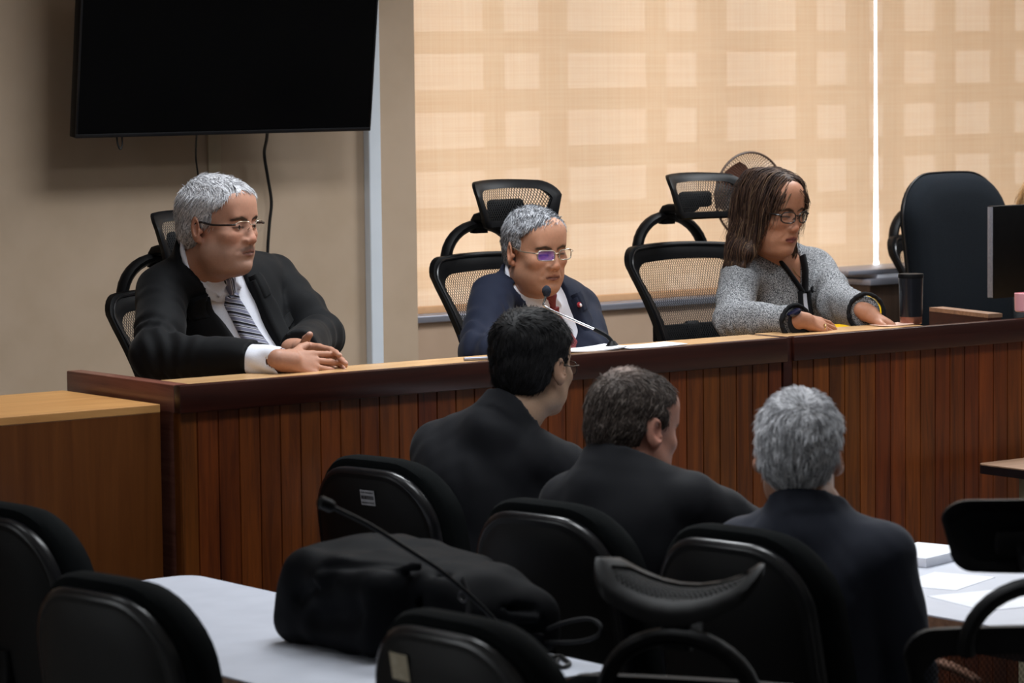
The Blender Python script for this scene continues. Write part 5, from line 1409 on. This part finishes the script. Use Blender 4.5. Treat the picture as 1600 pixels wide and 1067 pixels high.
# ---- woman in tweed jacket
def long_hair(hd, root, tones, weights, side_out=.0, length=.24, seed=5, count=2600, bottom=-.20, far=True, near_fall=None):
    f = SDF(); f.u(hd.e((0, .008, .040), (.080, .089, .089)), .02).u(hd.e((0, -.02, .055), (.075, .075, .058)), .03)
    fall = []
    for sx in (-1, 1):
        for y0_, spread in ((-.022, .0), (.014, .000), (.048, -.008)):
            o_ = near_fall if (sx < 0 and near_fall) else side_out
            P = [(sx*.044, y0_*.8, .090), (sx*.064, y0_*.9, .045), (sx*(.072+spread), y0_+.0, -.03), (sx*(.084+spread+o_*.45), y0_+.002, -.11), (sx*(.090+spread+o_), y0_+.004, bottom)]
            rs_ = [.013, .013, .015, .016, .008]
            if y0_ < 0: rs_ = [.012, .012, .013, .013, .007]
            f.u(chain([hd.w(*p) for p in P], [r*hd.k for r in rs_]), .03); fall.append(P)
    for x in (-.045, 0, .045):
        P = [(x, .050, .085), (x*1.1, .066, .02), (x*1.3, .060, -.08), (x*1.5, .056, bottom+.01)]
        f.u(chain([hd.w(*p) for p in P], [r*hd.k for r in (.026, .026, .026, .014)]), .04)
    def region(P):                                          # open over the face
        q = hd.loc(P); x, y, z = np.abs(q[:, 0]), q[:, 1], q[:, 2]
        face = np.maximum(np.maximum(x-(.064-.35*np.maximum(z-.02, 0)-.04*np.clip(-z-.05, 0, .1)), z-(.072-.35*x)), y+.026)
        neckh = np.maximum(np.maximum(x-.055, z+.07), y-.040)
        return -np.minimum(face, neckh)*hd.k
    f.i(Prim(region, hd.c, 1.0), .010); f.disp.append(wrinkle(.0022, 60, seed))
    lo = hd.c-.30*hd.k; hi = hd.c+np.array([.30, .30, .17])*hd.k
    V, F = polygonise(f, lo, hi, .004); V = relax(V, F, 1, .4); rs = np.random.RandomState(seed)
    C = shade_pick(rs, len(V), tones, weights)*.75; Nn = surf_normals(f, V)
    pick = rs.choice(len(V), count); down = np.array([0, 0, -1.0]); q = hd.loc(V[pick])
    d0 = np.zeros((count, 3)); top = np.clip((q[:, 2]-.05)/.05, 0, 1); d0[:, 2] = -1; d0[:, 0] = np.sign(q[:, 0])*1.1*top; d0 = d0@hd.M.T
    nn = Nn[pick]; d0 = d0-nn*np.einsum('ij,ij->i', d0, nn)[:, None]; d0 /= np.linalg.norm(d0, axis=1)[:, None]+1e-9
    def curve(p, d, t):
        n_ = surf_normals(f, p); v = d*(1-t)+down*t; v = v-n_*np.einsum('ij,ij->i', v, n_)[:, None]*.9; return v/(np.linalg.norm(v, axis=1)[:, None]+1e-9)
    keep = np.clip((q[:, 2]-bottom)/.20, .12, 1)
    V2, F2, C2 = strands('x', V[pick]+nn*.0008, d0, length*.55*keep, .0015, shade_pick(rs, count, tones, weights), root, seg=5, jitter=.04, seed=seed, normals=nn, curve=curve)
    return np_mesh('hair', np.concatenate([V, V2]), np.concatenate([F, F2+len(V)]), HAIRM, root, vv(root.location), np.concatenate([C, C2]))
GOLD = noisy('gold', lin(200, 170, 110), lin(215, 186, 126), 8, .25, .5, metal=.9)
def judge_tweed():
    hd = Head(A_(1206, 329, 7.15), (.08, -.975, -.17), .98, 0.0, .98, jowl=.12, nose=.98, low=1.06, fem=True)
    c = hd.c; root = person((c[0], 7.38, DAIS), 'long haired person in black and white tweed jacket and dark glasses')
    shR, shL = A_(1157, 428, 7.22), A_(1274, 418, 7.28)
    neck = A_(1214, 412, 7.21)
    T = Torso(neck, shR, shL, np.array([(shR[0]+shL[0])/2, 7.27, .865]), (.155, .125), (.16, .15))
    eR = A_(1146, 500, 7.00); wR = A_(1243, 503, 6.70); eL = A_(1310, 474, 7.03); wL = A_(1353, 488, 6.76)
    arms = [(shR, eR, wR), (shL, eL, wL)]
    base = lin(170, 119, 93)[:3]
    hands = [dict(W=A_(1256, 500, 6.69), fd=(1, -.05, -.26), nd=(-.05, -.62, .75), side=1, curls=[(.12, .25, .15), (.14, .28, .18), (.18, .30, .2), (.22, .35, .22)], scale=.86, spread=.08, thumb_in=.5),
             dict(W=A_(1357, 489, 6.755), fd=(.62, -.62, -.42), nd=(.32, -.28, .85), side=-1, curls=[(.1, .3, .2), (.1, .3, .2), (.15, .3, .2), (.2, .3, .2)], scale=.86, spread=.10, thumb_in=-.1)]
    body(root, hd, T, arms, hands, hd.colour(base, lin(118, 52, 54)[:3], lin(52, 36, 28)[:3], None, 0, lid=.95), .003, (.052, .060), chest=.014)
    f, s = suit(root, hd, T, arms, TWEED, .042, .86, -.030, .060, False, None, False, 25, .0065, .0020, (.060, .056, .047), (0, 0), -.01, .052, sh_k=.014, vcut=True, stand=False)
    finish_tweed(hd, root, T, arms, f)
def finish_tweed(hd, root, T, arms, f):
    vo, va, vt = -.030, .86, .042; xk = float((T.neck-T.pel)@T.lf)*.9+vo*.1; hw = lambda z: vt*(z-va)/(1.08-va); cz = lambda z: vo+(xk-vo)*(z-va)/(1.08-va)
    for sx in (-1, 1):
        zs = [1.13, 1.08, 1.03, .98, .92, va+.01]
        patch('braid_trim', f, T, [(cz(z)+sx*(hw(z)-.003), z) for z in zs], [(cz(z)+sx*(hw(z)+.011), z) for z in zs], BLACKKNIT, root, .006, .006, 4, 26)
        patch('braid_trim', f, T, [(vo+sx*.009, z) for z in (va+.01, .4, .05)], [(vo+sx*.022, z) for z in (va+.02, .4, .05)], BLACKKNIT, root, .006, .006, 4, 20)
    patch('blouse', f, T, [(vo-.0095, z) for z in (va, .4, .05)], [(vo+.0095, z) for z in (va, .4, .05)], SHIRT, root, .003, .001, 4, 12)
    b = project(f, T.p(vo+.042, .4, va+.02)[None], -T.fw)[0]; n = surf_normals(f, b[None])[0]; R = Vector(n).to_track_quat('Z', 'Y').to_matrix().to_4x4()
    MB().lathe([(.001, .002), (.0115, .002), (.012, .006), (.010, .008), (.001, .007)], 18, Matrix.Translation(Vector(b-vv(root.location))) @ R).build('button', BLACKKNIT, root)
    for (S_, E_, W_), r_, bk in zip(arms, (.0475, .0530), (.004, .012)):
        d = nrm(W_-E_); q = SDF(); q.u(cap(W_-d*.006, W_+d*.006, r_+.003, r_+.003), .004); q.s(wedge([(-d, W_-d*.010)], W_, .2), .001)
        q = SDF(); q.u(Prim(lambda P, W_=W_, d=d, r_=r_: np.hypot(np.linalg.norm((P-W_)-((P-W_)@d)[:, None]*d, axis=1)-r_, (P-W_)@d*.8)-.0065, W_, r_+.02), .004)
        q.disp.append(wrinkle(.0012, 160, 4)); sdf_obj('cuff_braid', q, W_-.075, W_+.075, .003, BLACKKNIT, root)
    # wrist watch, ring, necklace
    S_, E_, W_ = arms[0]; o = vv(root.location); d = nrm(W_-E_); wc = W_+d*.014
    nd = nrm(np.array([-.30, -.85, .45])-d*(np.array([-.30, -.85, .45])@d)); td = np.cross(nd, d)
    w_ = MB().sweep([Vector(wc+nd*.0275*math.cos(a)+td*.0275*math.sin(a)-o) for a in np.linspace(0, 2*PI, 25)[:-1]], rrect(.020, .004, .001, 2), up=tuple(d), closed=True).build('wrist_watch', BLACKKNIT, root)
    R = Vector(nd).to_track_quat('Z', 'Y').to_matrix().to_4x4(); m = Matrix.Translation(Vector(wc+nd*.027-o)) @ R
    MB().lathe([(.001, 0), (.0195, 0), (.0205, .003), (.0200, .008), (.0165, .010), (.001, .010)], 24, m).build('watch_face', noisy('dark_watch_glass', lin(22, 22, 40), lin(28, 28, 50), 8, .15, .5), w_)
    rg = vv(at(1288, 511, Y=6.668))-o
    MB().tube([Vector(rg+np.array([.0, -.003, .007])*math.cos(a)*1.0+np.array([.003, .006, .003])*math.sin(a)) for a in np.linspace(0, 2*PI, 16)[:-1]], .0022, 8, closed=True).build('ring', GOLD, root)
    sk = SDF(); sk.u(T.prim(.014, .052), .01); sk.u(cap(T.neck, hd.w(0, .022, -.075), .060, .052), .03)
    xs = np.linspace(-.060, .060, 15); zz = 1.06-.10*(1-(xs/.060)**2); P = project(sk, np.array([T.p(x, .35, z) for x, z in zip(xs, zz)]), -T.fw)
    nk = MB().tube([Vector(p-o+T.fw*.002) for p in P], .0010, 6).build('necklace', GOLD, root)
    MB().lathe([(.0003, -.004), (.004, 0), (.0003, .004)], 8, Matrix.Translation(Vector(P[9]-o+T.fw*.004))).build('pendant', CHROME, nk)
    tones = [lin(66, 47, 38)[:3], lin(90, 66, 51)[:3], lin(48, 34, 30)[:3], lin(120, 96, 74)[:3]]
    long_hair(hd, root, tones, [4, 3, 4, 1], .002, .26, 5, 3000, -.180, near_fall=.045)
    spectacles(hd, root, DARKRIM, LENS, (.0245, .0165), False, -.108, .000, arm=1.3, rr=.0021, square=.6)
    eyes(hd, root, .6, .0)
    legs(root, T, BLACKKNIT, floor=DAIS, knee=.35)
judge_tweed()

# ---- three people seen from behind
def back_person(hd, label, T, arms, mat, base, hairfn, lo_neck=.070, seed=1, sleeve=(.076, .064, .052), collar=.0, h=.007, hands=True, shoulder=.062, brow=(.02, .015, .012), stub=None, nk=(.060, .066), folds=(), amp=.0022):
    p0 = T.pel; root = person((p0[0], p0[1], 0.0), label)
    hs = []
    for (S_, E_, W_), sd in zip(arms, (1, -1)):
        d = nrm(W_-E_); hs.append(dict(W=W_+d*.012, fd=nrm(d*np.array([1, 1, 0]))+np.array([0, 0, -.16]), nd=(0, 0, 1), side=sd, curl=.15, scale=.95))
    body(root, hd, T, arms, hs, hd.colour(base, lin(140, 92, 84)[:3], brow, *(stub or (None, 0))), .0042, nk)
    suit(root, hd, T, arms, mat, .075, .1, .0, lo_neck, True, None, True, seed, h, amp, sleeve, (.015, .015), collar, shoulder, folds=folds, folds_amp=.004, leaf=False, shirt_rise=-.014)
    hairfn(hd, root); eyes(hd, root)
    legs(root, T, mat, knee=.42)
    return root
def crop_region(front0, ear, nape, bald=None):
    def region(q):
        x, y, z = np.abs(q[:, 0]), q[:, 1], q[:, 2]
        front = front0-y-.6*np.maximum(z-.055, 0)
        low = np.where(y > .03, nape-.25*(y-.03), np.where(y > -.012, ear, ear+.03+.6*(-y-.012)))
        burn = np.maximum(np.maximum(-y-.030, y+.006), -.030-z)
        o = np.minimum(np.maximum(front, low-z), np.where(x > .05, np.maximum(burn, z-.05), 1.0))
        if bald is not None: o = np.maximum(o, bald[3]-np.linalg.norm(q-np.array(bald[:3]), axis=1))
        return o
    return region
def man_dark():
    hd = Head(AX(834, 574, 4.66), (.953, .303, -.06), 1.0, -0.04, 1.0)
    shR, shL = AX(838, 722, 4.60), AX(690, 702, 4.52); neck = AX(794, 654, 4.58)
    T = Torso(neck, shR, shL, np.array([4.43, (shR[1]+shL[1])/2+.01, .56]), (.185, .135), (.17, .14))
    eR, eL = np.array([4.82, shR[1]-.05, .87]), np.array([4.76, shL[1]+.02, .88]); wR, wL = np.array([5.02, shR[1]+.12, .795]), np.array([4.98, shL[1]-.10, .795])
    arms = [(shR, eR, wR), (shL, eL, wL)]
    def hair(hd, root):
        tones = [lin(15, 14, 15)[:3], lin(22, 21, 23)[:3], lin(34, 33, 36)[:3]]
        def fl(q): d = combed(q); d[:, 2] -= .2; return d
        short_hair(hd, root, crop_region(-.045, .012, -.070), .011, tones, [4, 3, 1], fl, .018, 6500, .0012, 33, .004, .10, .06, .05, extra=lambda f: f.u(hd.e((0, .02, .075), (.078, .10, .065)), .03))
        spectacles(hd, root, DARKRIM, LENS, (.0245, .0165), False, -.112, -.004, arm=1.2, rr=.0012, square=.5)
    back_person(hd, 'dark haired person in charcoal suit seen from behind, leaning towards the bench', T, arms, SUITCHAR, lin(158, 128, 106)[:3], hair, .066, 41, collar=.004)
def man_bald():
    hd = Head(AX(990, 670, 4.40), (.985, .05, -.20), 1.0, -0.03, 1.0, jowl=.5)
    shR, shL = AX(1078, 792, 4.40), AX(896, 790, 4.30); neck = AX(962, 742, 4.34)
    T = Torso(neck, shR, shL, np.array([4.30, (shR[1]+shL[1])/2+.02, .56]), (.195, .14), (.19, .16))
    eR, eL = np.array([4.60, shR[1]-.05, .85]), np.array([4.62, shL[1]+.05, .85]); wR, wL = np.array([4.90, shR[1]+.10, .795]), np.array([4.88, shL[1]-.10, .795])
    arms = [(shR, eR, wR), (shL, eL, wL)]
    def hair(hd, root):
        tones = [lin(50, 42, 38)[:3], lin(70, 60, 55)[:3], lin(96, 86, 80)[:3], lin(124, 114, 108)[:3]]
        short_hair(hd, root, crop_region(-.050, .015, -.062), .006, tones, [4, 4, 2, 1], combed, .016, 6000, .0012, 43, .004, .10, .06, .05, tint=(.0, .055, .115, .034, .75, lin(160, 138, 128)[:3]))
    back_person(hd, 'balding person in black suit seen from behind, looking down to the right', T, arms, SUITCHAR, lin(186, 136, 118)[:3], hair, .072, 51, nk=(.066, .070), collar=.012)
def man_grey():
    hd = Head(AX(1248, 708, 4.38), (.72, .69, -.03), 1.0, 0.03, 1.0)
    shR, shL = AX(1372, 872, 4.42), AX(1166, 862, 4.34); neck = AX(1262, 802, 4.36)
    T = Torso(neck, shR, shL, np.array([4.31, (shR[1]+shL[1])/2+.01, .52]), (.19, .14), (.19, .16))
    eR, eL = shR+np.array([.06, -.010, -.25]), shL+np.array([.08, .03, -.25]); wR, wL = np.array([4.60, shR[1]+.20, .672]), np.array([4.60, shL[1]-.14, .672])
    arms = [(shR, eR, wR), (shL, eL, wL)]
    def hair(hd, root):
        tones = [lin(226, 226, 230)[:3], lin(196, 196, 201)[:3], lin(156, 156, 160)[:3], lin(108, 108, 112)[:3]]
        def fl(q): d = combed(q); d[:, 2] -= .1; return d
        short_hair(hd, root, crop_region(-.045, .016, -.078), .009, tones, [4, 4, 2, 1], fl, .022, 7000, .0013, 53, .004, .08, .06, .05, extra=lambda f: f.u(hd.e((0, .06, .01), (.064, .062, .07)), .03))
    back_person(hd, 'grey haired person in slate suit seen from behind, nearest of the three', T, arms, SUITGREY, lin(170, 128, 108)[:3], hair, .070, 61, stub=(lin(190, 186, 184)[:3], .45), collar=.004)
man_dark(); man_bald(); man_grey()

# ---- clerk behind the monitor, almost wholly outside the picture
def clerk():
    hd = Head(A_(1645, 332, 7.50), (-.1, -.97, -.2), .98, 0, 1.0, fem=True); c = hd.c
    root = person((c[0], 7.62, DAIS), 'blonde person behind the monitor, only hair showing at the picture edge')
    shR, shL = c+np.array([-.16, .06, -.24]), c+np.array([.16, .06, -.24]); neck = c+np.array([0, .05, -.15])
    T = Torso(neck, shR, shL, np.array([c[0], 7.66, .86]), (.15, .12), (.155, .14))
    arms = [(shR, c+np.array([-.22, -.10, -.46]), c+np.array([-.10, -.24, -.40])), (shL, c+np.array([.22, -.10, -.46]), c+np.array([.10, -.24, -.40]))]
    hs = [dict(W=a[2], fd=(0, -1, -.2), nd=(0, -.2, 1), side=sd, curl=.2, scale=.86) for a, sd in zip(arms, (1, -1))]
    body(root, hd, T, arms, hs, hd.colour(lin(190, 146, 124)[:3], lin(140, 70, 70)[:3], lin(110, 84, 60)[:3]), .0045, (.05, .058))
    suit(root, hd, T, arms, SUITBLACK, .07, .4, .0, .064, True, None, False, 71, .008, .002, (.058, .052, .044), (0, 0))
    tones = [lin(196, 158, 112)[:3], lin(168, 128, 84)[:3], lin(140, 104, 66)[:3]]
    long_hair(hd, root, tones, [3, 3, 2], .0, .24, 8, 1500, -.17)
    legs(root, T, SUITBLACK, floor=DAIS, knee=.30)
clerk()

# ---- black bag on the white table
def bag():
    root = tag(empty('bag', (3.66, 5.10, TZ)), 'soft black nylon bag slumped on the long white table', 'bag')
    f = SDF()
    f.u(rbox((3.735, 4.985, TZ+.072), (.110, .100, .072), .05, np.array(Matrix.Rotation(-.25, 3, 'Z'))), .01)
    f.u(rbox((3.800, 4.935, TZ+.060), (.058, .062, .058), .04), .03)
    f.u(rbox((3.70, 5.08, TZ+.118), (.12, .15, .066), .05, np.array(Matrix.Rotation(.12, 3, 'X'))), .03)
    f.u(rbox((3.665, 5.205, TZ+.098), (.168, .178, .096), .050, np.array(Matrix.Rotation(.05, 3, 'X'))), .004)
    f.u(rbox((3.575, 5.335, TZ+.075), (.070, .055, .072), .045), .05)
    for a, b, r, k in (((3.50, 5.20, TZ+.175), (3.62, 4.99, TZ+.200), .010, .018), ((3.62, 4.99, TZ+.20), (3.66, 4.96, TZ+.10), .010, .016), ((3.60, 4.99, TZ+.205), (3.80, 5.03, TZ+.19), .008, .016),
                       ((3.49, 5.22, TZ+.07), (3.49, 5.10, TZ+.09), .022, .03), ((3.50, 5.18, TZ+.15), (3.49, 5.28, TZ+.10), .012, .02),
                       ((3.60, 5.00, TZ+.115), (3.76, 4.865, TZ+.10), .012, .012), ((3.60, 4.99, TZ+.075), (3.78, 4.86, TZ+.066), .012, .012), ((3.61, 4.98, TZ+.04), (3.79, 4.86, TZ+.035), .010, .010)):
        f.s(cap(a, b, r), k)
    f.u(cap((3.50, 5.20, TZ+.150), (3.60, 5.02, TZ+.185), .010), .012)
    f.u(cap((3.62, 4.955, TZ+.095), (3.77, 4.865, TZ+.083), .008), .010).u(cap((3.62, 4.945, TZ+.055), (3.78, 4.86, TZ+.05), .008), .010)
    f.disp += [wrinkle(.0045, 16, 81), wrinkle(.0022, 40, 82)]
    f.s(wedge([((0, 0, 1), (3.6, 5.1, TZ+.002))], (3.6, 5.1, TZ), 2), .002)
    sdf_obj('body', f, (3.40, 4.66, TZ-.03), (3.95, 5.50, TZ+.27), .006, BAGFAB, root, None, 2)
    o = Vector(root.location); q = lambda px, py, X: at(px, py, X=X)-o
    MB().sweep(smooth_path([q(722, 905, 3.585), q(731, 930, 3.58), q(733, 950, 3.575), q(728, 975, 3.57)], 6), rrect(.016, .004, .0015, 2), up=(1, 0, 0)).build('strap', BAGSTRAP, root)
    MB().tube(smooth_path([q(850, 985, 3.80), q(885, 972, 3.815), q(920, 967, 3.825), q(938, 978, 3.825), q(932, 994, 3.82), q(900, 1003, 3.81), q(850, 1003, 3.80)], 6), .0045, 8).build('loop_handle', BAGSTRAP, root)
    b = MB().tube([q(724+7*math.cos(a), 931+9*math.sin(a), 3.578) for a in np.linspace(0, 2*PI, 18)[:-1]], .0022, 8, closed=True).build('buckle', METALLEG, root)
bag()
